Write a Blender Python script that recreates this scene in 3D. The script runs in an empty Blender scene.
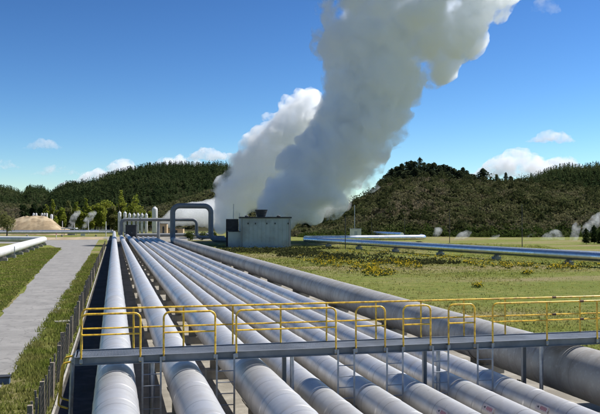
import bpy, bmesh, math, random
import numpy as np
from mathutils import Vector, Matrix, noise as mnoise

random.seed(7)
RNG = np.random.default_rng(11)
S = bpy.context.scene
COL = S.collection
PI = math.pi

# ------------------------------------------------------------------ camera frame
HC, F, CX, HY = 5.15, 780.0, 300.0, 221.0
YAW = math.radians(13.4)
CS, SN = math.cos(YAW), math.sin(YAW)

def at(px, fwd):
    """ground plan position of a bearing seen in the photograph at a distance"""
    r = (px - CX) / F * fwd
    return (r * CS + fwd * SN, -r * SN + fwd * CS)

def zat(py, fwd):
    return HC - (py - HY) * fwd / F

def P3(px, py, fwd):
    x, y = at(px, fwd)
    return Vector((x, y, zat(py, fwd)))

# ------------------------------------------------------------------ materials
def new_mat(name):
    m = bpy.data.materials.new(name)
    m.use_nodes = True
    nt = m.node_tree
    nt.nodes.clear()
    out = nt.nodes.new('ShaderNodeOutputMaterial')
    return m, nt, out

def N(nt, typ, **kw):
    n = nt.nodes.new(typ)
    for k, v in kw.items():
        if k in n.inputs:
            n.inputs[k].default_value = v
        else:
            setattr(n, k, v)
    return n

def rgba(c):
    return (c[0], c[1], c[2], 1.0)

def noise_fac(nt, vec, scale, detail=4.0, rough=0.55, lo=0.35, hi=0.65):
    n = N(nt, 'ShaderNodeTexNoise', Scale=scale, Detail=detail, Roughness=rough)
    nt.links.new(vec, n.inputs['Vector'])
    mr = N(nt, 'ShaderNodeMapRange')
    mr.inputs['From Min'].default_value = lo
    mr.inputs['From Max'].default_value = hi
    nt.links.new(n.outputs['Fac'], mr.inputs['Value'])
    return mr.outputs['Result'], n.outputs['Fac']

def mixc(nt, fac, a, b):
    m = N(nt, 'ShaderNodeMix')
    m.data_type = 'RGBA'
    if isinstance(fac, float):
        m.inputs[0].default_value = fac
    else:
        nt.links.new(fac, m.inputs[0])
    for i, c in ((6, a), (7, b)):
        if isinstance(c, tuple):
            m.inputs[i].default_value = rgba(c)
        else:
            nt.links.new(c, m.inputs[i])
    return m.outputs[2]

def simple(name, c1, c2=None, rough=0.6, metal=0.0, scale=2.0, bump=0.0, bscale=20.0, c3=None, scale3=0.3, spec=0.5):
    m, nt, out = new_mat(name)
    b = N(nt, 'ShaderNodeBsdfPrincipled', Roughness=rough, Metallic=metal)
    b.inputs['Specular IOR Level'].default_value = spec
    g = N(nt, 'ShaderNodeNewGeometry')
    pos = g.outputs['Position']
    c2 = c2 or tuple(v * 0.7 for v in c1)
    f, _ = noise_fac(nt, pos, scale)
    col = mixc(nt, f, c1, c2)
    if c3:
        f3, _ = noise_fac(nt, pos, scale3, lo=0.45, hi=0.62)
        col = mixc(nt, f3, col, c3)
    nt.links.new(col, b.inputs['Base Color'])
    if bump:
        _, r = noise_fac(nt, pos, bscale, detail=5)
        bn = N(nt, 'ShaderNodeBump', Strength=bump, Distance=0.02)
        nt.links.new(r, bn.inputs['Height'])
        nt.links.new(bn.outputs['Normal'], b.inputs['Normal'])
    nt.links.new(b.outputs['BSDF'], out.inputs['Surface'])
    return m

def cladding(name, base, rough=0.4, metal=0.85, step=1.4, axis=1, dirt=(0.30, 0.27, 0.22), dirt_amt=0.35, seam=0.6):
    """sheet aluminium lagging: every sheet a little different, rubbed and stained"""
    m, nt, out = new_mat(name)
    b = N(nt, 'ShaderNodeBsdfPrincipled', Metallic=metal)
    g = N(nt, 'ShaderNodeNewGeometry')
    pos = g.outputs['Position']
    sep = N(nt, 'ShaderNodeSeparateXYZ')
    nt.links.new(pos, sep.inputs[0])
    div = N(nt, 'ShaderNodeMath', operation='DIVIDE')
    nt.links.new(sep.outputs[axis], div.inputs[0]); div.inputs[1].default_value = step
    fl = N(nt, 'ShaderNodeMath', operation='FLOOR')
    nt.links.new(div.outputs[0], fl.inputs[0])
    oth = N(nt, 'ShaderNodeMath', operation='MULTIPLY')
    nt.links.new(sep.outputs[1 - axis], oth.inputs[0]); oth.inputs[1].default_value = 0.6
    ofl = N(nt, 'ShaderNodeMath', operation='FLOOR')
    nt.links.new(oth.outputs[0], ofl.inputs[0])
    cmb = N(nt, 'ShaderNodeCombineXYZ')
    nt.links.new(fl.outputs[0], cmb.inputs[0])
    wn = N(nt, 'ShaderNodeTexWhiteNoise')
    nt.links.new(cmb.outputs[0], wn.inputs['Vector'])
    c_a = tuple(v * 1.06 for v in base); c_b = tuple(v * 0.84 for v in base)
    col = mixc(nt, wn.outputs['Value'], c_a, c_b)
    # blotchy oxide and streaks running round the pipe
    mp = N(nt, 'ShaderNodeMapping')
    mp.inputs['Scale'].default_value = (0.9, 1.5, 0.9) if axis == 1 else (1.5, 0.9, 0.9)
    nt.links.new(pos, mp.inputs['Vector'])
    f1, r1 = noise_fac(nt, mp.outputs['Vector'], 1.6, detail=6, lo=0.42, hi=0.7)
    fm = N(nt, 'ShaderNodeMath', operation='MULTIPLY'); fm.inputs[1].default_value = dirt_amt
    nt.links.new(f1, fm.inputs[0])
    col = mixc(nt, fm.outputs[0], col, dirt)
    f2, _ = noise_fac(nt, pos, 9.0, detail=5, lo=0.55, hi=0.75)
    fm2 = N(nt, 'ShaderNodeMath', operation='MULTIPLY'); fm2.inputs[1].default_value = 0.25
    nt.links.new(f2, fm2.inputs[0])
    col = mixc(nt, fm2.outputs[0], col, (0.72, 0.72, 0.70))
    fr = N(nt, 'ShaderNodeMath', operation='FRACT'); nt.links.new(div.outputs[0], fr.inputs[0])
    lt = N(nt, 'ShaderNodeMath', operation='LESS_THAN'); lt.inputs[1].default_value = 0.022
    nt.links.new(fr.outputs[0], lt.inputs[0])
    lm = N(nt, 'ShaderNodeMath', operation='MULTIPLY'); lm.inputs[1].default_value = seam
    nt.links.new(lt.outputs[0], lm.inputs[0])
    col = mixc(nt, lm.outputs[0], col, (0.20, 0.19, 0.18))
    fs, _ = noise_fac(nt, pos, 3.2, detail=8, rough=0.75, lo=0.62, hi=0.70)
    fsm = N(nt, 'ShaderNodeMath', operation='MULTIPLY'); fsm.inputs[1].default_value = 0.55
    nt.links.new(fs, fsm.inputs[0])
    col = mixc(nt, fsm.outputs[0], col, (0.17, 0.145, 0.11))
    nt.links.new(col, b.inputs['Base Color'])
    mr = N(nt, 'ShaderNodeMapRange')
    mr.inputs['To Min'].default_value = rough - 0.11; mr.inputs['To Max'].default_value = rough + 0.08
    nt.links.new(r1, mr.inputs['Value'])
    wr = N(nt, 'ShaderNodeMath', operation='MULTIPLY_ADD')
    nt.links.new(wn.outputs['Value'], wr.inputs[0]); wr.inputs[1].default_value = 0.13
    nt.links.new(mr.outputs['Result'], wr.inputs[2])
    nt.links.new(wr.outputs[0], b.inputs['Roughness'])
    _, r3 = noise_fac(nt, mp.outputs['Vector'], 2.2, detail=3)
    bn = N(nt, 'ShaderNodeBump', Strength=0.16, Distance=0.03)
    nt.links.new(r3, bn.inputs['Height'])
    nt.links.new(bn.outputs['Normal'], b.inputs['Normal'])
    nt.links.new(b.outputs['BSDF'], out.inputs['Surface'])
    return m

def foliage(name, c1, c2, trans=0.35, scale=0.5, tcol=None, vr=(0.6, 1.4), c3=None, s3=0.03):
    m, nt, out = new_mat(name)
    g = N(nt, 'ShaderNodeNewGeometry')
    f, _ = noise_fac(nt, g.outputs['Position'], scale, detail=3)
    col = mixc(nt, f, c1, c2)
    if c3:
        f3, _ = noise_fac(nt, g.outputs['Position'], s3, detail=6, rough=0.7, lo=0.5, hi=0.6)
        col = mixc(nt, f3, col, c3)
    hs = N(nt, 'ShaderNodeHueSaturation')
    mr = N(nt, 'ShaderNodeMapRange')
    mr.inputs['To Min'].default_value = vr[0]; mr.inputs['To Max'].default_value = vr[1]
    nt.links.new(g.outputs['Random Per Island'], mr.inputs['Value'])
    nt.links.new(mr.outputs['Result'], hs.inputs['Value'])
    nt.links.new(col, hs.inputs['Color'])
    d = N(nt, 'ShaderNodeBsdfDiffuse', Roughness=0.6)
    t = N(nt, 'ShaderNodeBsdfTranslucent')
    nt.links.new(hs.outputs['Color'], d.inputs['Color'])
    if tcol:
        hs2 = mixc(nt, 0.5, hs.outputs['Color'], tcol)
        nt.links.new(hs2, t.inputs['Color'])
    else:
        nt.links.new(hs.outputs['Color'], t.inputs['Color'])
    mx = N(nt, 'ShaderNodeMixShader', Fac=trans)
    nt.links.new(d.outputs[0], mx.inputs[1]); nt.links.new(t.outputs[0], mx.inputs[2])
    nt.links.new(mx.outputs[0], out.inputs['Surface'])
    return m

def vapour(name, density, aniso=0.35, col=(1, 1, 1), var=None, step=1.0):
    m, nt, out = new_mat(name)
    v = N(nt, 'ShaderNodeVolumePrincipled')
    v.inputs['Color'].default_value = rgba(col)
    v.inputs['Density'].default_value = density
    v.inputs['Anisotropy'].default_value = aniso
    if var:
        scale, lo, hi = var
        g = N(nt, 'ShaderNodeTexCoord')
        n = N(nt, 'ShaderNodeTexNoise', Scale=scale, Detail=4.0, Roughness=0.62)
        m.cycles.volume_step_rate = step
        nt.links.new(g.outputs['Object'], n.inputs['Vector'])
        mr = N(nt, 'ShaderNodeMapRange')
        mr.inputs['From Min'].default_value = lo; mr.inputs['From Max'].default_value = hi
        mr.inputs['To Max'].default_value = density
        nt.links.new(n.outputs['Fac'], mr.inputs['Value'])
        nt.links.new(mr.outputs['Result'], v.inputs['Density'])
    nt.links.new(v.outputs[0], out.inputs['Volume'])
    if not var:
        m.cycles.homogeneous_volume = True
    return m

def ground_mat():
    m, nt, out = new_mat('grass_ground')
    b = N(nt, 'ShaderNodeBsdfPrincipled', Roughness=0.95)
    b.inputs['Specular IOR Level'].default_value = 0.1
    g = N(nt, 'ShaderNodeNewGeometry'); pos = g.outputs['Position']
    f1, r1 = noise_fac(nt, pos, 0.12, detail=6)
    f2, r2 = noise_fac(nt, pos, 1.3, detail=6)
    mp = N(nt, 'ShaderNodeMapping'); mp.inputs['Scale'].default_value = (0.35, 1.0, 1.0)
    nt.links.new(pos, mp.inputs['Vector'])
    f3, r3 = noise_fac(nt, mp.outputs['Vector'], 0.07, detail=5, lo=0.48, hi=0.6)
    col = mixc(nt, f1, (0.150, 0.168, 0.030), (0.215, 0.200, 0.058))
    col = mixc(nt, f2, col, (0.105, 0.130, 0.022))
    col = mixc(nt, f3, col, (0.215, 0.178, 0.085))
    ln = N(nt, 'ShaderNodeVectorMath', operation='LENGTH'); nt.links.new(pos, ln.inputs[0])
    far = N(nt, 'ShaderNodeMapRange'); far.inputs['From Min'].default_value = 330; far.inputs['From Max'].default_value = 430
    nt.links.new(ln.outputs['Value'], far.inputs['Value'])
    col = mixc(nt, far.outputs['Result'], col, (0.040, 0.048, 0.024))   # scrub and forest country further out
    nt.links.new(col, b.inputs['Base Color'])
    _, r4 = noise_fac(nt, pos, 7.0, detail=6, rough=0.7)
    bn = N(nt, 'ShaderNodeBump', Strength=0.9, Distance=0.12)
    nt.links.new(r4, bn.inputs['Height']); nt.links.new(bn.outputs['Normal'], b.inputs['Normal'])
    nt.links.new(b.outputs['BSDF'], out.inputs['Surface'])
    return m

M = {}
M['alu'] = cladding('aluminium_lagging', (0.60, 0.585, 0.56), rough=0.42, metal=0.62, dirt=(0.27, 0.25, 0.225), dirt_amt=0.34)
M['alu_dirty'] = cladding('weathered_lagging', (0.35, 0.335, 0.31), rough=0.58, metal=0.25, dirt=(0.16, 0.14, 0.11), dirt_amt=0.5)
M['alu_bright'] = cladding('bright_lagging', (0.74, 0.76, 0.78), rough=0.28, metal=0.9, axis=0, seam=0.0)
M['alu_white'] = cladding('pale_lagging', (0.74, 0.72, 0.68), rough=0.5, metal=0.25, dirt=(0.45, 0.41, 0.34), dirt_amt=0.3, seam=0.3)
M['steel_pipe'] = simple('grey_pipe_paint', (0.20, 0.205, 0.205), (0.155, 0.16, 0.16), rough=0.6, metal=0.1, scale=0.8)
M['galv'] = simple('galvanised_steel', (0.42, 0.44, 0.46), (0.30, 0.32, 0.34), rough=0.45, metal=0.7, scale=6.0, bump=0.1, bscale=40)
M['galv_dark'] = simple('weathered_channel', (0.24, 0.25, 0.26), (0.17, 0.178, 0.188), rough=0.55, metal=0.4, scale=3.0, c3=(0.20, 0.21, 0.21), scale3=1.0)
M['grating'] = simple('grating_steel', (0.40, 0.42, 0.45), (0.26, 0.28, 0.30), rough=0.5, metal=0.6, scale=1.2)
M['yellow'] = simple('yellow_enamel', (0.93, 0.59, 0.055), (0.88, 0.52, 0.04), rough=0.35, scale=5.0, c3=(0.50, 0.28, 0.03), scale3=9.0)
M['rust'] = simple('rust_brown', (0.16, 0.08, 0.035), (0.10, 0.05, 0.03), rough=0.8, scale=20)
M['concrete'] = simple('concrete', (0.36, 0.335, 0.29), (0.26, 0.24, 0.205), rough=0.9, scale=3.0, bump=0.4, bscale=25)
M['gravel'] = simple('yard_gravel', (0.29, 0.26, 0.21), (0.20, 0.178, 0.14), rough=0.95, scale=2.5, bump=0.8, bscale=30, c3=(0.17, 0.15, 0.115), scale3=0.6)
M['painted_shade'] = simple('dark_shade_ground', (0.085, 0.078, 0.068), (0.05, 0.046, 0.042), rough=0.9, scale=3.0, bump=0.5, bscale=25, c3=(0.05, 0.045, 0.035), scale3=0.5, spec=0.15)  # shade put into colour: ground strip by the pipes, slab at the culvert
M['road'] = simple('worn_seal', (0.215, 0.21, 0.205), (0.18, 0.175, 0.17), rough=0.92, scale=5.0, bump=0.6, bscale=45, c3=(0.245, 0.24, 0.23), scale3=2.2)
def road_mat():
    m, nt, out = new_mat('worn_seal')
    b = N(nt, 'ShaderNodeBsdfPrincipled', Roughness=0.93)
    b.inputs['Specular IOR Level'].default_value = 0.2
    g = N(nt, 'ShaderNodeNewGeometry'); pos = g.outputs['Position']
    f1, _ = noise_fac(nt, pos, 0.5, detail=7, rough=0.65)
    f2, r2 = noise_fac(nt, pos, 28.0, detail=4)
    col = mixc(nt, f1, (0.20, 0.19, 0.174), (0.28, 0.266, 0.244))
    fm = N(nt, 'ShaderNodeMath', operation='MULTIPLY'); fm.inputs[1].default_value = 0.4
    nt.links.new(f2, fm.inputs[0]); col = mixc(nt, fm.outputs[0], col, (0.15, 0.145, 0.14))
    f3, _ = noise_fac(nt, pos, 1.7, detail=6, lo=0.56, hi=0.64)
    fm3 = N(nt, 'ShaderNodeMath', operation='MULTIPLY'); fm3.inputs[1].default_value = 0.65
    nt.links.new(f3, fm3.inputs[0]); col = mixc(nt, fm3.outputs[0], col, (0.135, 0.13, 0.122))
    # cracks
    nz = N(nt, 'ShaderNodeTexNoise', Scale=1.5, Detail=4.0); nt.links.new(pos, nz.inputs['Vector'])
    ad = N(nt, 'ShaderNodeVectorMath', operation='MULTIPLY_ADD')
    nt.links.new(nz.outputs['Color'], ad.inputs[0]); ad.inputs[1].default_value = (0.9, 0.9, 0.0); nt.links.new(pos, ad.inputs[2])
    vo = N(nt, 'ShaderNodeTexVoronoi', Scale=0.42); vo.feature = 'DISTANCE_TO_EDGE'
    nt.links.new(ad.outputs[0], vo.inputs['Vector'])
    lt = N(nt, 'ShaderNodeMath', operation='LESS_THAN'); lt.inputs[1].default_value = 0.012
    nt.links.new(vo.outputs['Distance'], lt.inputs[0])
    lm = N(nt, 'ShaderNodeMath', operation='MULTIPLY'); lm.inputs[1].default_value = 0.35; nt.links.new(lt.outputs[0], lm.inputs[0])
    col = mixc(nt, lm.outputs[0], col, (0.09, 0.085, 0.08))
    nt.links.new(col, b.inputs['Base Color'])
    bn = N(nt, 'ShaderNodeBump', Strength=0.5, Distance=0.02); nt.links.new(r2, bn.inputs['Height']); nt.links.new(bn.outputs['Normal'], b.inputs['Normal'])
    nt.links.new(b.outputs['BSDF'], out.inputs['Surface'])
    return m
M['road'] = road_mat()
M['ground'] = ground_mat()
M['wood'] = simple('weathered_timber', (0.30, 0.245, 0.18), (0.20, 0.165, 0.125), rough=0.9, scale=6.0)
M['wire'] = simple('fence_wire', (0.09, 0.08, 0.07), rough=0.8, metal=0.2)
M['black_steel'] = simple('black_steel', (0.025, 0.026, 0.028), (0.04, 0.04, 0.04), rough=0.6, metal=0.2)
M['tower_wall'] = simple('blue_grey_sheet', (0.34, 0.40, 0.42), (0.30, 0.355, 0.37), rough=0.6, scale=0.5, c3=(0.25, 0.285, 0.29), scale3=0.35)
M['tower_dark'] = simple('dark_louvre', (0.035, 0.04, 0.045), (0.02, 0.022, 0.025), rough=0.7)
M['white_paint'] = simple('white_vessel_paint', (0.64, 0.63, 0.61), (0.54, 0.53, 0.51), rough=0.5, scale=1.0)
M['dirt'] = simple('bare_earth', (0.30, 0.22, 0.125), (0.22, 0.158, 0.088), rough=1.0, scale=0.6, bump=0.8, bscale=3.0, c3=(0.40, 0.31, 0.19), scale3=0.25)
M['tan_wall'] = simple('tan_cladding', (0.52, 0.38, 0.22), (0.42, 0.30, 0.17), rough=0.8)
M['sign_white'] = simple('sign_plate_white', (0.50, 0.45, 0.46), (0.44, 0.40, 0.41), rough=0.5)
M['sign_red'] = simple('sign_red_ink', (0.34, 0.07, 0.12), (0.28, 0.07, 0.11), rough=0.5)
M['sign_dark'] = simple('sign_dark_ink', (0.05, 0.05, 0.08), rough=0.5)
M['blue'] = simple('blue_plastic', (0.06, 0.11, 0.20), rough=0.5)
M['hill_soil'] = simple('hill_soil', (0.060, 0.056, 0.030), (0.040, 0.040, 0.022), rough=1.0, scale=0.08, spec=0.0)
M['forest_floor'] = simple('forest_floor', (0.020, 0.026, 0.012), (0.028, 0.030, 0.014), rough=1.0, scale=0.05, spec=0.0)
M['bark'] = simple('bark', (0.09, 0.07, 0.05), (0.06, 0.05, 0.035), rough=0.95, scale=4)
M['pine'] = foliage('pine_needles', (0.042, 0.066, 0.026), (0.066, 0.088, 0.032), trans=0.45, scale=0.05, c3=(0.085, 0.105, 0.040), s3=0.012)
M['pine_near'] = foliage('dark_pine_needles', (0.044, 0.060, 0.030), (0.065, 0.078, 0.038), trans=0.45, scale=0.2)
M['scrub'] = foliage('scrub_leaves', (0.105, 0.118, 0.044), (0.135, 0.128, 0.060), trans=0.4, scale=0.12, c3=(0.175, 0.148, 0.088), s3=0.02, vr=(0.82, 1.18))
M['scrub_dark'] = foliage('dark_scrub_leaves', (0.050, 0.060, 0.022), (0.075, 0.080, 0.032), trans=0.3, scale=0.1)
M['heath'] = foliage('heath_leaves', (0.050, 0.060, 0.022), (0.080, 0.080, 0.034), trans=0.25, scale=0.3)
M['hedge'] = foliage('green_undergrowth', (0.055, 0.085, 0.020), (0.085, 0.105, 0.028), trans=0.3, scale=0.15)
M['poplar'] = foliage('spring_leaves', (0.20, 0.24, 0.035), (0.26, 0.27, 0.045), trans=0.6, scale=0.2)
M['willow'] = foliage('olive_leaves', (0.17, 0.18, 0.06), (0.22, 0.21, 0.08), trans=0.55, scale=0.3)
M['dark_leaf'] = foliage('dark_leaves', (0.028, 0.045, 0.016), (0.045, 0.062, 0.022), trans=0.3, scale=0.2)
M['grassblade'] = foliage('grass_blades', (0.185, 0.23, 0.04), (0.28, 0.265, 0.085), trans=0.5, scale=0.4)
M['grassdry'] = foliage('field_grass', (0.22, 0.24, 0.05), (0.33, 0.295, 0.10), trans=0.5, scale=0.08, vr=(0.85, 1.15))
M['flower'] = foliage('yellow_petals', (0.70, 0.50, 0.03), (0.56, 0.42, 0.04), trans=0.4, scale=0.6)

# ------------------------------------------------------------------ mesh helpers
class MB:
    def __init__(self):
        self.v = []; self.f = []; self.s = []
    def add(self, vs, fs, smooth=False):
        o = len(self.v)
        self.v.extend([tuple(p) for p in vs])
        self.f.extend([tuple(i + o for i in f) for f in fs])
        self.s.extend([smooth] * len(fs))
    def box(self, x0, x1, y0, y1, z0, z1):
        vs = [(x0,y0,z0),(x1,y0,z0),(x1,y1,z0),(x0,y1,z0),(x0,y0,z1),(x1,y0,z1),(x1,y1,z1),(x0,y1,z1)]
        self.add(vs, [(0,3,2,1),(4,5,6,7),(0,1,5,4),(1,2,6,5),(2,3,7,6),(3,0,4,7)])
    def cbox(self, c, sx, sy, sz, rz=0.0):
        """box standing on c, turned about z"""
        ca, sa = math.cos(rz), math.sin(rz)
        vs = []
        for z in (0, sz):
            for dx, dy in ((-1,-1),(1,-1),(1,1),(-1,1)):
                x, y = dx*sx/2, dy*sy/2
                vs.append((c[0]+x*ca-y*sa, c[1]+x*sa+y*ca, c[2]+z))
        self.add(vs, [(0,3,2,1),(4,5,6,7),(0,1,5,4),(1,2,6,5),(2,3,7,6),(3,0,4,7)])
    def sweep(self, pts, radii, n=12, caps=True):
        pts = [Vector(p) for p in pts]
        if not hasattr(radii, '__len__'):
            radii = [radii] * len(pts)
        k = len(pts)
        tang = []
        for i in range(k):
            a = pts[i-1] if i > 0 else pts[i]
            b = pts[i+1] if i < k-1 else pts[i]
            t = b - a
            j = 2
            while t.length < 1e-6:
                t = pts[min(k-1, i+j)] - pts[max(0, i-j)]; j += 1
            tang.append(t.normalized())
        t0 = tang[0]
        up = Vector((0,0,1)) if abs(t0.z) < 0.9 else Vector((0,1,0))
        u = t0.cross(up).normalized()
        vs = []
        for i in range(k):
            t = tang[i]
            u = (u - t * u.dot(t)).normalized()
            w = t.cross(u)
            for j in range(n):
                a = 2*PI*j/n
                vs.append(pts[i] + (u*math.cos(a) + w*math.sin(a)) * radii[i])
        fs = []
        for i in range(k-1):
            for j in range(n):
                j2 = (j+1) % n
                fs.append((i*n+j, i*n+j2, (i+1)*n+j2, (i+1)*n+j))
        self.add(vs, fs, True)
        if caps:
            o = len(self.v)
            self.add(vs[:n], [tuple(range(n))[::-1]])
            self.add(vs[-n:], [tuple(range(n))])
    def lathe(self, c, prof, n=20):
        vs = []; fs = []
        for r, z in prof:
            for j in range(n):
                a = 2*PI*j/n
                vs.append((c[0]+r*math.cos(a), c[1]+r*math.sin(a), c[2]+z))
        for i in range(len(prof)-1):
            for j in range(n):
                j2 = (j+1) % n
                fs.append((i*n+j, i*n+j2, (i+1)*n+j2, (i+1)*n+j))
        self.add(vs, fs, True)
        self.add(vs[-n:], [tuple(range(n))])
        self.add(vs[:n], [tuple(range(n))[::-1]])
    def build(self, name, mat, parent=None, sharp=40.0):
        me = bpy.data.meshes.new(name)
        me.from_pydata(self.v, [], self.f)
        me.polygons.foreach_set('use_smooth', self.s)
        me.update()
        if any(self.s):
            me.set_sharp_from_angle(angle=math.radians(sharp))
        me.materials.append(mat)
        return link(name, me, parent)

def link(name, data, parent=None):
    o = bpy.data.objects.new(name, data)
    COL.objects.link(o)
    if parent is not None:
        o.parent = parent
    return o

def tag(o, label=None, cat=None, group=None, kind=None):
    if label: o['label'] = label
    if cat: o['category'] = cat
    if group: o['group'] = group
    if kind: o['kind'] = kind
    return o

def empty(name, label, cat, loc=(0,0,0), group=None, rz=0.0):
    o = link(name, None)
    o.location = loc
    o.rotation_euler = (0, 0, rz)
    o.empty_display_size = 0.5
    return tag(o, label, cat, group)

def tri_mesh(name, V, mat, parent=None, per=3):
    """fast mesh from an (n*per, 3) array of loose polygons"""
    V = np.asarray(V, dtype=np.float32).reshape(-1, 3)
    nv = len(V); nf = nv // per
    me = bpy.data.meshes.new(name)
    me.vertices.add(nv); me.loops.add(nv); me.polygons.add(nf)
    me.vertices.foreach_set('co', V.ravel())
    me.loops.foreach_set('vertex_index', np.arange(nv, dtype=np.int32))
    me.polygons.foreach_set('loop_start', np.arange(0, nv, per, dtype=np.int32))
    me.polygons.foreach_set('loop_total', np.full(nf, per, dtype=np.int32))
    me.update(calc_edges=True)
    me.validate()
    me.materials.append(mat)
    return link(name, me, parent)

def fillet(pts, rad, n=6):
    pts = [Vector(p) for p in pts]
    out = [pts[0]]
    for i in range(1, len(pts)-1):
        a, b, c = pts[i-1], pts[i], pts[i+1]
        d1 = (a-b); d2 = (c-b)
        l1, l2 = d1.length, d2.length
        d1.normalize(); d2.normalize()
        ang = d1.angle(d2)
        if ang > PI - 0.02:
            out.append(b); continue
        t = min(rad / math.tan(ang/2), l1*0.49, l2*0.49)
        r = t * math.tan(ang/2)
        bis = (d1+d2).normalized()
        cen = b + bis * (r / math.sin(ang/2))
        s = b + d1*t; e = b + d2*t
        va, vb = s-cen, e-cen
        tot = va.angle(vb)
        for k in range(n+1):
            q = k/n
            out.append(cen + (va*math.sin((1-q)*tot) + vb*math.sin(q*tot)) / math.sin(tot))
    out.append(pts[-1])
    return out

def clad(mb, pts, r, n=36, step=1.4, lap=0.003, rng=None, wob=0.0):
    """lagged pipe: sheets of about `step` metres, each lapped over the next"""
    pts = [Vector(p) for p in pts]
    st = [pts[0]]
    for a, b in zip(pts[:-1], pts[1:]):
        L = (b-a).length
        k = max(1, int(round(L/step)))
        for i in range(1, k+1):
            st.append(a.lerp(b, i/k))
    path = [st[0]]; rad = [r]
    for i in range(1, len(st)):
        d = (st[i]-st[i-1]).normalized()
        w = rng.uniform(-wob, wob) if rng else 0
        L = (st[i]-st[i-1]).length
        if lap > 0 and L > 0.7:
            path += [st[i] - d*0.05, st[i] - d*0.012, st[i]-d*0.004]
            rad += [r + w*0.4, r + w*0.4, r + lap + w]
            if i < len(st)-1:
                path += [st[i] + d*0.05, st[i]+d*0.056, st[i]+d*0.10]
                rad += [r + lap + w, r + w*0.4, r + w*0.4]
        else:
            path.append(st[i]); rad.append(r)
    mb.sweep(path, rad, n)

# ------------------------------------------------------------------ foliage helpers (numpy)
def leaf_quads(P, size, rng, flat=0.0):
    """random little quads (as 2 tris -> one quad of 4 verts) at points P"""
    n = len(P)
    a = rng.normal(size=(n, 3)); a /= np.linalg.norm(a, axis=1)[:, None]
    b = rng.normal(size=(n, 3)); b -= a * (a*b).sum(1)[:, None]; b /= np.linalg.norm(b, axis=1)[:, None]
    s = (size * rng.uniform(0.55, 1.35, n))[:, None]
    a = a*s; b = b*s*0.6
    return np.stack([P-a, P-b*0.9, P+a, P+b], axis=1).reshape(-1, 3)

def clump_points(centres, radii, n, rng, shell=0.55):
    k = len(centres)
    w = radii**2; w = w/w.sum()
    idx = rng.choice(k, n, p=w)
    d = rng.normal(size=(n, 3)); d /= np.linalg.norm(d, axis=1)[:, None]
    rr = rng.uniform(shell**3, 1.0, n)**(1/3)
    return centres[idx] + d * (radii[idx]*rr)[:, None]

def conifer_tris(base, h, r, rng, layers=9, per=6, lean=0.0, droop=0.25, blunt=0.9):
    """ragged whorls of boughs; returns (m*3, 3)"""
    out = []
    for L in range(layers):
        t = (L + 0.5*rng.random()) / layers
        z = h*(0.12 + 0.86*t)
        R = r*(1-t)**blunt*rng.uniform(0.75, 1.2) + 0.04*r
        k = max(3, int(per*(1-0.5*t)))
        a0 = rng.random()*6.28
        for j in range(k):
            a = a0 + 6.283*j/k + rng.uniform(-0.4, 0.4)
            rr = R*rng.uniform(0.7, 1.15)
            ca, sa = math.cos(a), math.sin(a)
            w = rr*rng.uniform(0.35, 0.6)
            up = h*0.1
            tip = (rr*ca, rr*sa, z - droop*rr)
            p1 = (-w*sa*0.6, w*ca*0.6, z+up*rng.uniform(0.1, 0.8))
            p2 = (w*sa*0.6 + rr*0.1*ca, -w*ca*0.6 + rr*0.1*sa, z - up*0.2)
            out += [p1, p2, tip]
    out += [(-0.12*r,0,h*0.86),(0.12*r,0,h*0.86),(0,0,h*1.03), (0,-0.12*r,h*0.86),(0,0.12*r,h*0.86),(0,0,h*1.03)]
    return np.array(out) + np.array(base)

# ------------------------------------------------------------------ vapour hulls
_ICO = {}
def ico(sub):
    if sub not in _ICO:
        bm = bmesh.new(); bmesh.ops.create_icosphere(bm, subdivisions=sub, radius=1.0)
        v = np.array([q.co[:] for q in bm.verts]); f = np.array([[q.index for q in t.verts] for t in bm.faces])
        bm.free(); _ICO[sub] = (v, f)
    return _ICO[sub]

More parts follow.
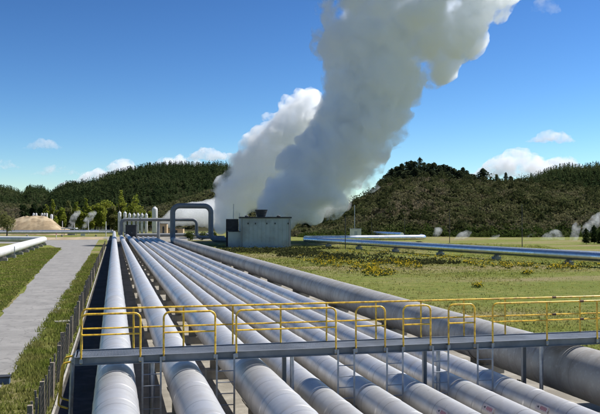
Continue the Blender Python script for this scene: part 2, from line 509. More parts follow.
def vapour_hull(name, spheres, voxel, mat, amp=1.0, freq=0.15, seed=0, parent=None):
    """billowing outline of a body of vapour: puffs fused, roughened at two scales, fused again"""
    VV = []; FF = []; o = 0
    for (c, r) in spheres:
        v, f = ico(3 if r > voxel*5 else 2)
        VV.append(v*r + np.array(c)[None, :]); FF.append(f + o); o += len(v)
    V = np.concatenate(VV).astype(np.float32); Fc = np.concatenate(FF).astype(np.int32)
    me = bpy.data.meshes.new(name + '_raw')
    me.vertices.add(len(V)); me.loops.add(Fc.size); me.polygons.add(len(Fc))
    me.vertices.foreach_set('co', V.ravel()); me.loops.foreach_set('vertex_index', Fc.ravel())
    me.polygons.foreach_set('loop_start', np.arange(0, Fc.size, 3, dtype=np.int32))
    me.polygons.foreach_set('loop_total', np.full(len(Fc), 3, dtype=np.int32))
    me.update(calc_edges=True)
    tmp = bpy.data.objects.new(name + '_raw', me); COL.objects.link(tmp)
    def rem():
        md = tmp.modifiers.new('r', 'REMESH'); md.mode = 'VOXEL'; md.voxel_size = voxel; md.adaptivity = 0
        sm = tmp.modifiers.new('s', 'SMOOTH'); sm.iterations = 1; sm.factor = 0.5
    rem()
    for k, (a, sc, basis) in enumerate(((amp, 1.0/freq, 'ORIGINAL_PERLIN'), (amp*0.55, 0.42/freq, 'BLENDER_ORIGINAL'), (amp*0.25, 0.18/freq, 'BLENDER_ORIGINAL'))):
        tx = bpy.data.textures.new(name + '_billow', 'CLOUDS')
        tx.noise_scale = sc*0.6; tx.noise_depth = 2; tx.noise_type = 'HARD_NOISE'; tx.noise_basis = basis
        d = tmp.modifiers.new('d', 'DISPLACE'); d.texture = tx; d.texture_coords = 'LOCAL'; d.strength = -2.0*a; d.mid_level = 0.35
    rem()
    dg = bpy.context.evaluated_depsgraph_get()
    res = bpy.data.meshes.new_from_object(tmp.evaluated_get(dg))
    bpy.data.objects.remove(tmp); bpy.data.meshes.remove(me)
    for tx in [t for t in bpy.data.textures if t.users == 0]: bpy.data.textures.remove(tx)
    res.name = name
    # drop stray crumbs and inner bubbles: keep the largest connected piece
    n = len(res.vertices)
    E = np.empty(len(res.edges)*2, np.int32); res.edges.foreach_get('vertices', E); E = E.reshape(-1, 2)
    lab = np.arange(n)
    while True:
        m = np.minimum(lab[E[:, 0]], lab[E[:, 1]])
        new = lab.copy(); np.minimum.at(new, E[:, 0], m); np.minimum.at(new, E[:, 1], m)
        new = new[new]
        if (new == lab).all(): break
        lab = new
    ids, cnt = np.unique(lab, return_counts=True)
    if len(ids) > 1:
        keep = ids[np.argmax(cnt)]
        bm = bmesh.new(); bm.from_mesh(res); bm.verts.ensure_lookup_table()
        bmesh.ops.delete(bm, geom=[bm.verts[i] for i in np.nonzero(lab != keep)[0]], context='VERTS')
        bm.to_mesh(res); bm.free()
    res.materials.clear(); res.materials.append(mat)
    return link(name, res, parent)

def plume_spheres(axis, rng, per=7, fill=1.0):
    """axis: list of (centre, radius). fills it with three sizes of puffs"""
    out = []
    for i in range(len(axis)-1):
        (a, ra), (b, rb) = axis[i], axis[i+1]
        a = Vector(a); b = Vector(b)
        L = (b-a).length
        k = max(1, int(L / (0.5*(ra+rb)*0.45)))
        for j in range(k):
            t = j/k
            c = a.lerp(b, t); r = ra + (rb-ra)*t
            out.append((c, r*0.74))
            for q in range(per):
                d = Vector(rng.normal(size=3)).normalized()
                r2 = r*rng.uniform(0.11, 0.38)
                c2 = c + d*(r*rng.uniform(0.90, 1.08) - r2)
                out.append((c2, r2))
                for s in range(3):
                    d2 = (Vector(rng.normal(size=3)).normalized() + d*0.8).normalized()
                    r3 = r2*rng.uniform(0.25, 0.55)
                    out.append((c2 + d2*(r2*0.9 if r2 < r*0.25 else r2*0.6), r3))
    return out

# ================================================================== SETTING
def sheet(name, pts, z, mat):
    me = bpy.data.meshes.new(name)
    me.from_pydata([(x, y, z) for x, y in pts], [], [tuple(range(len(pts)))])
    me.materials.append(mat)
    return tag(link(name, me), kind='structure')

# ground: fine near, coarse far
def ground():
    xs = np.concatenate([np.linspace(-6000, -200, 8), np.linspace(-150, 150, 61), np.linspace(200, 6000, 8)])
    ys = np.concatenate([np.linspace(-300, 0, 4), np.linspace(5, 300, 60), np.linspace(400, 9000, 10)])
    vs = []; fs = []
    for y in ys:
        for x in xs:
            z = 0.0
            if 16 < x < 150 and 0 < y < 320:
                z = 0.22*(mnoise.noise(Vector((x*0.05, y*0.05, 0.3))))*min(1, (x-16)/10)
            if x < -11 and x > -150 and 0 < y < 150:
                z = 0.2*(mnoise.noise(Vector((x*0.05, y*0.05, 4.3))))*min(1, (-x-11)/10)
            vs.append((x, y, z))
    nx = len(xs)
    for j in range(len(ys)-1):
        for i in range(nx-1):
            fs.append((j*nx+i, j*nx+i+1, (j+1)*nx+i+1, (j+1)*nx+i))
    mb = MB(); mb.add(vs, fs, True)
    return tag(mb.build('ground', M['ground'], sharp=180), kind='structure')
ground()

def ragged(pts, n, amp, rng):
    out = []
    for (a, b) in zip(pts[:-1], pts[1:]):
        for k in range(n):
            t = k/n
            out.append((a[0]+(b[0]-a[0])*t + rng.uniform(-amp, amp), a[1]+(b[1]-a[1])*t + rng.uniform(-amp, amp)*0.3))
    out.append(pts[-1])
    return out
rr = random.Random(3)
yard = ragged([(13.2, -5), (13.3, 90), (13.6, 190), (24, 205), (30, 240)], 22, 0.28, rr) + [(30, 262), (-12, 262), (-2.0, 232), (-1.62, 200), (-1.62, -5)]
sheet('gravel_yard', yard, 0.006, M['gravel'])
sheet('pipe_shade_strip', [(-1.62, -5), (-0.15, -5), (-0.15, 215), (-1.62, 215)], 0.011, M['painted_shade'])  # near-black sheet painted to deepen the leftmost pipe's shadow on the ground
rl = ragged([(-5.9, -5), (-6.0, 44), (-6.4, 60), (-8.0, 98), (-9.3, 149), (-13, 172), (-20, 188), (-60, 205), (-120, 212)], 14, 0.13, rr)
rt = ragged([(-120, 224), (-60, 222), (-20, 220), (-4, 222), (-3.9, 180), (-3.7, 134), (-3.2, 76), (-2.9, 53), (-3.2, 37), (-3.4, 27), (-3.6, -5)], 14, 0.10, rr)
sheet('road', rl + rt, 0.012, M['road'])
sheet('dirt_verge', ragged([(-36, 222.5), (-36, 258), (-3, 258), (-3, 224)], 8, 0.6, rr), 0.009, M['dirt'])

# hills: heights set along a ridge at real distance
def hill(name, ridge, f_foot, f_ridge, f_back, mat, bump=1.0, nseg=26, foot_z=-0.5, power=1.0, seed=1.0):
    pxs = np.linspace(ridge[0][0], ridge[-1][0], 120)
    ry = np.interp(pxs, [p[0] for p in ridge], [p[1] for p in ridge])
    vs = []
    ts = np.linspace(0, 1.5, nseg)
    def h(px, t):
        f = f_foot + (f_ridge-f_foot)*t if t <= 1 else f_ridge + (f_back-f_ridge)*(t-1)*2
        y = float(np.interp(px, pxs, ry))
        top = zat(y, f_ridge)
        x, yy = at(px, f)
        if t <= 1:
            z = foot_z + (top-foot_z)*(math.sin(t*PI/2)**power)
        else:
            z = top - (top-foot_z)*(t-1)*0.9
        k = math.sin(min(1, t)*PI)
        z += bump*k*(mnoise.noise(Vector((x*0.02, yy*0.02, seed)))*1.2 + mnoise.noise(Vector((x*0.06, yy*0.06, seed)))*0.5)
        return (x, yy, z)
    for t in ts:
        for px in pxs:
            vs.append(h(px, t))
    n = len(pxs); fs = []
    for j in range(len(ts)-1):
        for i in range(n-1):
            fs.append((j*n+i, j*n+i+1, (j+1)*n+i+1, (j+1)*n+i))
    mb = MB(); mb.add(vs, fs, True)
    o = tag(mb.build(name, mat, sharp=180), kind='structure')
    return h
ridge_main = [(20, 215), (50, 199), (75, 191), (85, 189), (100, 184.5), (125, 177), (150, 172), (170, 171), (200, 172), (225, 172), (260, 186), (300, 202), (340, 214), (370, 219)]
hill_main = hill('hill_forest', ridge_main, 520, 950, 1400, M['forest_floor'], 3.0)
ridge_far = [(-160, 196), (-60, 190), (-20, 187), (2, 190), (12, 192), (22, 197), (30, 190), (42, 191), (52, 196), (60, 189), (68, 186), (76, 186), (86, 190), (100, 200), (130, 212)]
hill_far = hill('hill_distant', ridge_far, 1000, 1600, 2200, M['forest_floor'], 4.0, seed=2.0)
ridge_spur = [(110, 222), (140, 213), (170, 205), (190, 199), (205, 194), (225, 190), (250, 192), (290, 205), (330, 216)]
hill_spur = hill('hill_spur', ridge_spur, 400, 500, 700, M['hill_soil'], 1.0, seed=3.0)
ridge_left = [(-120, 207), (-40, 205), (0, 206), (30, 207), (70, 212), (130, 220)]
hill_left = hill('hill_low', ridge_left, 520, 800, 1000, M['hill_soil'], 1.0, seed=3.7)
ridge_right = [(285, 224), (310, 219), (330, 213), (350, 206), (370, 198), (384, 189), (396, 184), (420, 181.5), (450, 182), (480, 183), (520, 185), (560, 188), (600, 194), (660, 202), (740, 212)]
hill_right = hill('hill_scrub', ridge_right, 250, 400, 560, M['hill_soil'], 1.6, seed=4.0)
ridge_fr = [(440, 205), (480, 196), (520, 186), (535, 181), (550, 176), (560, 173), (570, 171), (580, 173), (590, 172), (600, 169), (640, 163), (700, 158), (800, 165)]
hill_fr = hill('hill_pine', ridge_fr, 560, 760, 1000, M['forest_floor'], 2.0, seed=5.0)

# bare earth mound on the left
def mound():
    mb = MB(); vs = []; fs = []
    f0 = 305; n1, n2 = 110, 40
    prof = [(-4, 229), (4, 227), (9, 224), (14, 219), (22, 216.4), (30, 215.3), (37, 216.2), (44, 215.8), (50, 218), (56, 222.5), (61, 226.5), (70, 229)]
    for j in range(n2):
        t = j/(n2-1)*2-1
        for i in range(n1):
            px = -4 + 74*i/(n1-1)
            top = zat(float(np.interp(px, [p[0] for p in prof], [p[1] for p in prof])), f0)
            f = f0 + t*16
            x, y = at(px, f)
            z = (top - 0.2)*max(0, 1-abs(t)**2.2) - 0.05
            z += (0.8*mnoise.noise(Vector((x*0.22, y*0.22, 2))) + 0.5*mnoise.noise(Vector((x*0.7, y*0.7, 5))))*(1-abs(t))*min(1, max(0, top)/2)
            vs.append((x, y, z))
    for j in range(n2-1):
        for i in range(n1-1):
            fs.append((j*n1+i, j*n1+i+1, (j+1)*n1+i+1, (j+1)*n1+i))
    mb.add(vs, fs, True)
    tag(mb.build('earth_mound', M['dirt'], sharp=180), kind='structure')
mound()

# ================================================================== VEGETATION MASSES (stuff)
def conifer_mass(name, hfun, pxr, tr, n, hgt, rad, mat, rng, per=6, layers=6):
    parts = []
    for i in range(n):
        px = rng.uniform(*pxr); t = tr[0] + (tr[1]-tr[0])*rng.random()**0.85
        x, y, z = hfun(px, t)
        if z < 1.0: continue
        h = hgt*rng.uniform(0.5, 1.3)
        parts.append(conifer_tris((x, y, z-0.3), h, rad*rng.uniform(0.8, 1.25), rng, layers=layers, per=per))
    V = np.concatenate(parts)
    return tri_mesh(name, V, mat)
o = conifer_mass('pine_forest', hill_main, (50, 345), (0.10, 1.10), 6500, 8.0, 3.2, M['pine'], np.random.default_rng(1))
tag(o, 'dense dark green pine plantation covering the big hill at the left', 'pine forest', kind='stuff')
o = conifer_mass('distant_forest', hill_far, (-155, 128), (0.05, 1.1), 4600, 9.0, 5.0, M['pine'], np.random.default_rng(2), per=5, layers=5)
tag(o, 'far dark wood along the low hills at the left edge', 'wood', kind='stuff')
o = conifer_mass('distant_pines', hill_fr, (470, 680), (0.2, 1.1), 2600, 7.5, 3.2, M['pine'], np.random.default_rng(3))
tag(o, 'dark pine wood on the hill at the far right edge', 'wood', kind='stuff')

def bush_mass(name, hfun, pxr, tr, n, r0, mat, rng, leaves=34, leaf=0.45, flat=0.8, tpow=1.0):
    P = []; 
    for i in range(n):
        px = rng.uniform(*pxr); t = tr[0]+(tr[1]-tr[0])*rng.random()**tpow
        x, y, z = hfun(px, t)
        if z < -0.3: continue
        r = r0*rng.uniform(0.5, 1.4)
        d = rng.normal(size=(leaves, 3)); d /= np.linalg.norm(d, axis=1)[:, None]
        d *= (r*rng.uniform(0.55, 1.0, leaves))[:, None]; d[:, 2] = np.abs(d[:, 2])*flat*rng.uniform(0.8, 1.5)
        P.append(np.array([x, y, z]) + d)
    P = np.concatenate(P)
    return tri_mesh(name, leaf_quads(P, leaf, rng), mat, per=4)
o = bush_mass('hillside_scrub', hill_right, (290, 690), (0.06, 1.08), 7000, 1.35, M['scrub'], np.random.default_rng(4), leaves=38, leaf=0.42)
tag(o, 'brown green scrub covering the whole slope of the hill at the right', 'scrub', kind='stuff')
o = bush_mass('tall_scrub', hill_right, (300, 690), (0.05, 1.02), 420, 2.3, M['scrub_dark'], np.random.default_rng(44), leaves=80, leaf=0.5, flat=1.3)
tag(o, 'taller dark green bushes dotted over the brown scrub slope', 'bushes', kind='stuff')
o = bush_mass('hill_foot_undergrowth', hill_right, (300, 680), (-0.02, 0.10), 1300, 1.2, M['hedge'], np.random.default_rng(5), leaves=34, leaf=0.35)
tag(o, 'bright green undergrowth along the foot of the scrub hill', 'undergrowth', kind='stuff')
o = bush_mass('spur_scrub', hill_spur, (115, 320), (0.05, 1.05), 1500, 2.0, M['scrub'], np.random.default_rng(6), leaves=30, leaf=0.7)
tag(o, 'olive scrub on the low spur below the pine plantation', 'scrub', kind='stuff')
o = bush_mass('low_hill_scrub', hill_left, (-118, 130), (0.1, 1.05), 1700, 3.0, M['scrub'], np.random.default_rng(7), leaves=30, leaf=1.0)
tag(o, 'brownish scrub on the low ground below the distant hills at the left', 'scrub', kind='stuff')

def tuft_mass(name, X, Y, hgt, mat, rng, blades=5, spread=0.09, width=0.012, z=None):
    n = len(X)
    X = np.repeat(X, blades) + rng.normal(0, spread, n*blades)
    Y = np.repeat(Y, blades) + rng.normal(0, spread, n*blades)
    Z = np.zeros(n*blades) if z is None else np.repeat(z, blades)
    H = np.repeat(hgt, blades)*rng.uniform(0.5, 1.2, n*blades)
    W = width*rng.uniform(0.7, 1.5, n*blades)*(1+np.hypot(X, Y)/45)
    a = rng.uniform(0, 6.28, n*blades)
    ln = rng.uniform(0.1, 0.6, n*blades)*H
    la = rng.uniform(0, 6.28, n*blades)
    B = np.stack([X, Y, Z], 1)
    d = np.stack([np.cos(a)*W, np.sin(a)*W, np.zeros_like(W)], 1)
    tip = B + np.stack([np.cos(la)*ln, np.sin(la)*ln, H], 1)
    V = np.stack([B-d, B+d, tip], 1).reshape(-1, 3)
    return tri_mesh(name, V, mat)
g = np.random.default_rng(8)
n = 9000
Y = 14 + 110*g.random(n)**1.5
X = g.uniform(-3.35, -1.75, n)
keep = g.random(n) < 0.25 + 0.75*(np.sin(X*3.1+Y*0.55)*0.5+0.5)
X, Y = X[keep], Y[keep]
o = tuft_mass('verge_grass', X, Y, 0.07+0.17*g.random(len(X))**2, M['grassblade'], g, blades=9, width=0.013)
tag(o, 'long green grass and weeds on the verge between road and fence', 'grass', kind='stuff')
n = 17000
Y = 36 + 120*g.random(n)**1.4
X = -6.2 - (Y-44).clip(0, 200)*0.033 - 9*g.random(n)**1.6 - np.abs(g.normal(0, 0.15, n))
o = tuft_mass('bank_grass', X, Y, 0.05+0.09*g.random(n), M['grassblade'], g, blades=5, width=0.02)
tag(o, 'short green grass on the bank left of the road', 'grass', kind='stuff')
n = 42000
Y = 16 + 150*g.random(n)**1.25
X = 13.6 + (12+Y*0.42)*g.random(n)**1.15
o = tuft_mass('field_grass', X, Y, 0.04+0.13*g.random(n)**3, M['grassdry'], g, blades=4, spread=0.2, width=0.02)
tag(o, 'rough green and straw coloured grass of the open field at the right', 'grass', kind='stuff')

# yellow flowering weeds in drifts across the field
def flowers():
    rng = np.random.default_rng(21)
    PY = []; PG = []
    drift = [(318,262,16,1.5,26),(345,264,20,2.0,50),(362,268,12,2.0,40),(375,272,12,2.0,44),(392,263,10,1.2,26),(405,266,10,1.5,30),(330,258,14,1.0,12),(385,276,8,1.2,16),
             (412,262,12,2,18),(360,254,30,1.2,26),(420,257,20,1.5,30),(470,263,20,1.5,30),(505,266,26,1.8,46),(560,268,25,1.6,40),(525,274,6,1.0,10),(477,288,4,0.8,7),(310,257,10,.6,6),(430,250,20,1,8),(590,264,20,1,16),(350,243,24,0.8,14),(440,258,26,1,14)]
    for px, py, sx, sy, k in drift:
        for i in range(int(k*0.75)):
            x_ = px + rng.normal(0, sx*0.75); y_ = py + rng.normal(0, sy*0.9)
            f = F*HC/max(8, (y_-HY))
            x, y = at(x_, f)
            r = rng.uniform(0.12, 0.5)
            for arr, m, zz in ((PY, 12, 1.0), (PG, 16, 0.7)):
                d = rng.normal(size=(m, 3))*r*0.7; d[:, 2] = np.abs(d[:, 2])*0.7 + (0.18 if arr is PY else 0.05)
                arr.append(np.array([x, y, 0]) + d)
    a = tri_mesh('yellow_flowers', leaf_quads(np.concatenate(PY), 0.072, rng), M['flower'], per=4)
    tag(a, 'drifts of yellow flowering weeds across the open field', 'flowers', kind='stuff')
    b = tri_mesh('flower_leaves', leaf_quads(np.concatenate(PG), 0.10, rng), M['hedge'], per=4)
    tag(b, 'low green leaves under the yellow flowers in the field', 'weeds', kind='stuff')
flowers()

# low dark heath below the cooling tower
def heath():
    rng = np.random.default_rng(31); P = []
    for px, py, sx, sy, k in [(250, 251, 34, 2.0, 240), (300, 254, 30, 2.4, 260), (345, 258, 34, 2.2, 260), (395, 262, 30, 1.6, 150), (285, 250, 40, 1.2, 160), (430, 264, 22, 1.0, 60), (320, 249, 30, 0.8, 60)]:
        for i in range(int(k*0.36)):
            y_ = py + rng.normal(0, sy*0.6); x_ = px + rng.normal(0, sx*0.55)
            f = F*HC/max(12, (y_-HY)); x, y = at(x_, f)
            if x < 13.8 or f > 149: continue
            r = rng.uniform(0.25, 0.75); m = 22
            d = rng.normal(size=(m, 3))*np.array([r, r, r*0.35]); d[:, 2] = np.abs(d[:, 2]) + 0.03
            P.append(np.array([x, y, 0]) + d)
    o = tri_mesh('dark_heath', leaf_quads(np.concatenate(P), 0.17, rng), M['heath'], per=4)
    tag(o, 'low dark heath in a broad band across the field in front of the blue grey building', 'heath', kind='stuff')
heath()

# ================================================================== TREES (things)
def limb_trunk(parent, h, r, rng, limbs=4, top=0.8):
    mb = MB()
    mb.sweep([(0,0,-0.3),(0.02*h,0,h*0.35),(0,0.015*h,h*top)], [r, r*0.7, r*0.2], 7)
    for i in range(limbs):
        a = 6.28*i/limbs + rng.uniform(-.5,.5); z = h*rng.uniform(0.25, 0.55)
        L = h*rng.uniform(0.15, 0.28)
        mb.sweep([(0,0,z),(math.cos(a)*L*0.6, math.sin(a)*L*0.6, z+L*0.5),(math.cos(a)*L, math.sin(a)*L, z+L*1.1)], [r*0.45, r*0.3, r*0.1], 5)
    return mb.build('trunk', M['bark'], parent)

def leafy(name, px, fwd, top_py, w_px, mat, label, cat='tree', group=None, shape='round', nleaf=900, leaf=0.3, seed=0, base_z=0.0):
    rng = np.random.default_rng(seed + 100)
    x, y = at(px, fwd)
    h = zat(top_py, fwd) - base_z
    r = w_px*fwd/F/2
    t = empty(name, label, cat, (x, y, base_z), group)
    limb_trunk(t, h, max(0.08, h*0.028), rng)
    cs = []; rs = []
    if shape == 'column':
        k = 34
        for i in range(k):
            q = (i+rng.random())/k
            R = r*math.sin(min(1, 0.12+q*1.0)*PI*0.93)**0.7*(1.0-0.25*q)
            a = rng.random()*6.28
            cs.append((math.cos(a)*R*0.7, math.sin(a)*R*0.7, h*(0.04+0.90*q))); rs.append(max(0.2*r, R*rng.uniform(0.45, 0.75)))
    else:
        k = 26
        for i in range(k):
            d = rng.normal(size=3); d /= np.linalg.norm(d)
            q = rng.uniform(0.35, 0.8)
            cs.append((d[0]*r*q, d[1]*r*q, h*0.50 + d[2]*h*0.44*q)); rs.append(r*rng.uniform(0.25, 0.48))
    P = clump_points(np.array(cs), np.array(rs), nleaf, rng, 0.4)
    P[:, 2] = np.maximum(P[:, 2], 0.05*h)
    tri_mesh('crown', leaf_quads(P, leaf, rng), mat, t, per=4)
    return t

def pine(px, fwd, top_py, base_z, w_px, label, group=None, seed=0, mat='pine_near', dense=1.0, blunt=0.8, name='pine_tree'):
    rng = np.random.default_rng(seed+500)
    x, y = at(px, fwd)
    h = zat(top_py, fwd) - base_z
    t = empty(name, label, 'tree', (x, y, base_z), group)
    mb = MB(); mb.sweep([(0,0,-0.5),(0,0,h*0.9)], [h*0.02, h*0.006], 6); mb.build('trunk', M['bark'], t)
    r = w_px*fwd/F/2
    V = [conifer_tris((0,0,0), h, r, rng, layers=int(15*dense), per=int(10*dense), blunt=blunt, droop=0.15)]
    k = 900
    q = rng.random(k); a = rng.random(k)*6.28; R = r*(1-q)**blunt*np.minimum(1, 0.35+2.2*q)*rng.uniform(0.4, 1.05, k)*(1+0.28*np.sin(a*2+q*9+seed))
    P = np.stack([np.cos(a)*R, np.sin(a)*R, h*(0.12+0.85*q)], 1)
    L = leaf_quads(P, r*0.11, rng).reshape(-1, 4, 3)
    V.append(L[:, [0, 1, 2]].reshape(-1, 3)); V.append(L[:, [0, 2, 3]].reshape(-1, 3))
    tri_mesh('crown', np.concatenate(V), M[mat], t)
    return t

# ridge pines on the right hill
GR = 'pines in the dense stand on the ridge'
def hz(px, t=1.0):
    return hill_right(px, t)[2] - 0.4
stand = [(382,179,9),(387,174,9),(392,168,9),(397,166,8),(402,163,9),(407,161,7),(411,160,8),(415,161,7),(420,157,6),(424,162,9),(429,163,8),(434,162,9),(439,165,8),(444,164,9),(449,166,9),(454,168,8),(459,170,8),(463,167,6),(467,170,6),(471,174,8),(476,177,7),(400,170,9),(416,167,9),(432,169,9),(448,172,9),(390,176,10),(408,170,10),(424,171,10),(440,172,10),(456,175,9)]
rs_ = random.Random(5)
for i, (px, py, w) in enumerate(stand):
    back = i > 20
    f = 400 + (rs_.uniform(4, 20) if not back else rs_.uniform(-6, 4))
    if px == 420: lab = 'tallest pine of the dense stand on the right ridge, its thin tip above the rest'
    elif px == 382: lab = 'outermost pine of the ridge stand, next to the steam plume'
    elif px == 476: lab = 'low pine closing the right end of the dense ridge stand'
    else: lab = 'dark pine within the dense stand on top of the scrub hill'
    pine(px, f, py, hz(px), w*rs_.uniform(1.5, 2.0), lab, GR, seed=i, blunt=rs_.uniform(0.28, 0.5))
for i, (px, py, w, lab) in enumerate([
    (483, 168, 13, 'broad rounded dark pine standing alone just right of the ridge stand'),
    (497, 174, 6, 'slim dark pine on the ridge below the left end of the big white cloud'),
    (506, 172, 6, 'thin pine with a bare pointed tip in the middle of the open ridge'),
    (511, 176, 8, 'bushy low pine beside the thin pointed pine on the open ridge'),
    (519, 178, 9, 'small squat pine at the foot of the far wooded hill on the ridge'),
    (491, 179, 6, 'smallest pine on the ridge, between the broad one and the slim one')]):
    pine(px, 402, py, hz(px), w*1.2, lab, 'single pines spaced along the open ridge', seed=60+i, blunt=0.5)
# pines on the distant left hump
for i, (px, py, lab) in enumerate([(27, 185.5, 'left one of two far pines on the skyline hump'), (30, 184.5, 'right one of two far pines on the skyline hump')]):
    pine(px, 1600, py, hill_far(px, 1.0)[2]-2, 5, lab, 'pair of pines on the far skyline', seed=80+i, mat='pine')

# spring-green poplars and dark trees in front of the forest
GP = 'spring green trees in front of the pine hill'
pop = [(53, 198, 6, 'column', 'slim yellow green poplar just right of the earth mound'),
       (68, 199, 9, 'column', 'greyish green poplar behind the small white shelter'),
       (76, 200, 8, 'column', 'pale green poplar left of the dark round tree'),
       (95, 198, 10, 'round', 'light green bushy tree left of the wide pale tree'),
       (106, 196, 15, 'round', 'wide pale green round tree left of the tall poplar'),
       (120, 188.5, 9.5, 'column', 'tallest bright green poplar above the row of white vessels'),
       (135, 193, 12, 'column', 'bright green poplar right of the tallest one, over the white vessels'),
       (112, 201, 9, 'round', 'low green tree between the wide tree and the tall poplar'),
       (143, 205, 8, 'round', 'small green tree at the right end of the poplar row'),
       (86, 196, 7, 'column', 'green poplar rising behind the dark round tree'),
       (61, 202, 9, 'round', 'pale green tree just left of the greyish green poplar'),
       (81, 204, 9, 'round', 'low pale green tree in front of the dark round tree'),
       (90, 203, 9, 'round', 'low light tree to the right of the dark round tree'),
       (101, 200, 10, 'round', 'light green tree joining the bushy tree and the wide tree'),
       (127, 202, 8, 'round', 'low bright tree in the gap between the two bright poplars'),
       (150, 207, 7, 'round', 'smallest light green tree, left of the biggest white vessel'),
       (47, 203, 7, 'column', 'thin yellow green poplar behind the right tanks of the mound')]
for i, (px, py, w, sh, lab) in enumerate(pop):
    leafy('poplar_tree' if sh == 'column' else 'broadleaf_tree', px, 360+ (i*37 % 40), py, w*1.45, M['poplar' if i not in (1, 7) else 'willow'], lab, group=GP, shape=sh, nleaf=2600, leaf=0.42, seed=i)
dk = [(24, 203, 14, 'dark green tree behind the left end of the earth mound'), (34, 201, 15, 'dark tree standing behind the middle of the earth mound'), (44, 200, 15, 'wide dark tree above the white tanks on the mound'),
      (83, 202, 15, 'dark round tree between the pale poplars'), (60, 205, 9, 'dark tree between the mound poplar and the shelter poplar'), (98, 208, 10, 'low dark tree under the light green bushy tree'),
      (128, 205, 10, 'dark tree between the two bright poplars'), (150, 210, 10, 'dark bushy tree behind the tall white vessel'), (72, 208, 10, 'low dark tree behind the small white shelter')]
for i, (px, py, w, lab) in enumerate(dk):
    leafy('dark_tree', px, 400 + (i*23 % 30), py, w, M['dark_leaf'], lab, group='dark trees behind the plant', nleaf=2200, leaf=0.55, seed=30+i)
leafy('olive_bush', 7.0, 262, 208.5, 21, M['willow'], 'large olive green bush in front of the earth mound at the left edge', 'bush', nleaf=1500, leaf=0.26, seed=50)
leafy('dark_tree', 240, 330, 203, 11, M['willow'], 'olive tree seen between the steam and the blue grey building', 'tree', nleaf=900, leaf=0.4, seed=51)
for i, (px, py, w, fw, lab) in enumerate([(347, 206, 9, 300, 'dark round bush left of the pale pole, at the edge of the steam'), (355, 204.5, 8, 310, 'dark tall bush right behind the pale pole'), (338, 211, 12, 300, 'low dark bush at the foot of the steam plume'),
                                    (308, 214, 12, 290, 'dark bush just right of the blue grey building'), (322, 213, 12, 295, 'dark bush between the building and the steam foot')]):
    leafy('dark_bush', px, fw, py, w, M['dark_leaf'], lab, 'bush', 'dark bushes at the foot of the steam', nleaf=700, leaf=0.36, seed=55+i)
for i, (px, py, w, fw, lab) in enumerate([(586, 228, 11, 172, 'dark green conifer bush nearest the white steam at the right edge'), (594, 225, 13, 176, 'taller conifer bush at the right edge of the field'), (600, 231, 10, 170, 'lower green bush cut by the right edge of the picture')]):
    pine(px, fw, py, -0.1, w, lab, 'conifer bushes at the right edge', seed=90+i, mat='dark_leaf', blunt=0.6, name='conifer_bush')
for i, (px, py, w, fw, lab) in enumerate([(190, 231, 12, 205, 'low green bush behind the lower pipe loop, left one'), (202, 232, 12, 210, 'low green bush under the tall pipe loop'), (212, 230.5, 9, 215, 'green bush beside the right leg of the tall pipe loop')]):
    leafy('green_bush', px, fw, py, w, M['hedge'], lab, 'bush', 'green bushes behind the pipe loops', nleaf=600, leaf=0.2, seed=65+i)
leafy('weed_plant', 517, 21.7, 372, 9, M['hedge'], 'small dark weed growing in the gravel beside the big right pipe', 'weed', nleaf=160, leaf=0.05, seed=70)

# ================================================================== PIPES
def saddle(mb, x, y, r, zc, along='y', rz=0.0, wide=1.0):
    """concrete block, steel web and curved cradle under a pipe"""
    pass

def support_mesh(r, zc, top_block):
    mb = MB()
    w = r*1.5
    mb.cbox((0,0,-0.15), w*1.25, 0.55, 0.15+top_block)
    st = zc - r - top_block
    mb.cbox((0,0,top_block), w*0.9, 0.03, st+r*0.25)
    mb.cbox((0,0.11,top_block), 0.03, 0.22, st*0.98)
    mb.cbox((0,-0.11,top_block), 0.03, 0.22, st*0.98)
    # cradle
    n = 12
    vs = []; 
    for y in (-0.16, 0.16):
        for k in range(n+1):
            a = PI*(1.0+0.15) + PI*0.7*k/n
            for q in (r+0.012, r+0.03):
                vs.append((q*math.cos(a), y, zc + q*math.sin(a)))
    fs = []
    m = 2*(n+1)
    for k in range(n):
        i = 2*k
        fs += [(i, i+2, i+3, i+1), (m+i, m+i+1, m+i+3, m+i+2), (i, m+i, m+i+2, i+2), (i+1, i+3, m+i+3, m+i+1)]
    mb.add(vs, fs)
    return mb

def straight_pipe(name, X, r, D, y0, y1, mat, label, group, sup=6.0, off=0.0, top_block=0.25, seed=0, extra=None, nseg=40, wob=0.006):
    zc = HC - D
    t = empty(name, label, 'pipe', (X, y0, 0), group)
    mb = MB(); rng = random.Random(seed)
    pts = [(0, 0, zc), (0, y1-y0, zc)]
    if extra: pts = fillet(pts + [(p[0]-X, p[1]-y0, p[2]) for p in extra], r*3.2, 8)
    clad(mb, pts, r, n=nseg, rng=rng, wob=wob)
    mb.build('cladding', mat, t)
    sm = support_mesh(r, zc, top_block)
    first = None
    k = 0
    y = 3.0 + off
    while y < (y1-y0) - 1 and k < 60:
        if first is None:
            first = sm.build('support', M['concrete'], t)
            o = first
        else:
            o = first.copy(); COL.objects.link(o); o.parent = t
        o.location = (0, y, 0)
        y += sup; k += 1
    return t

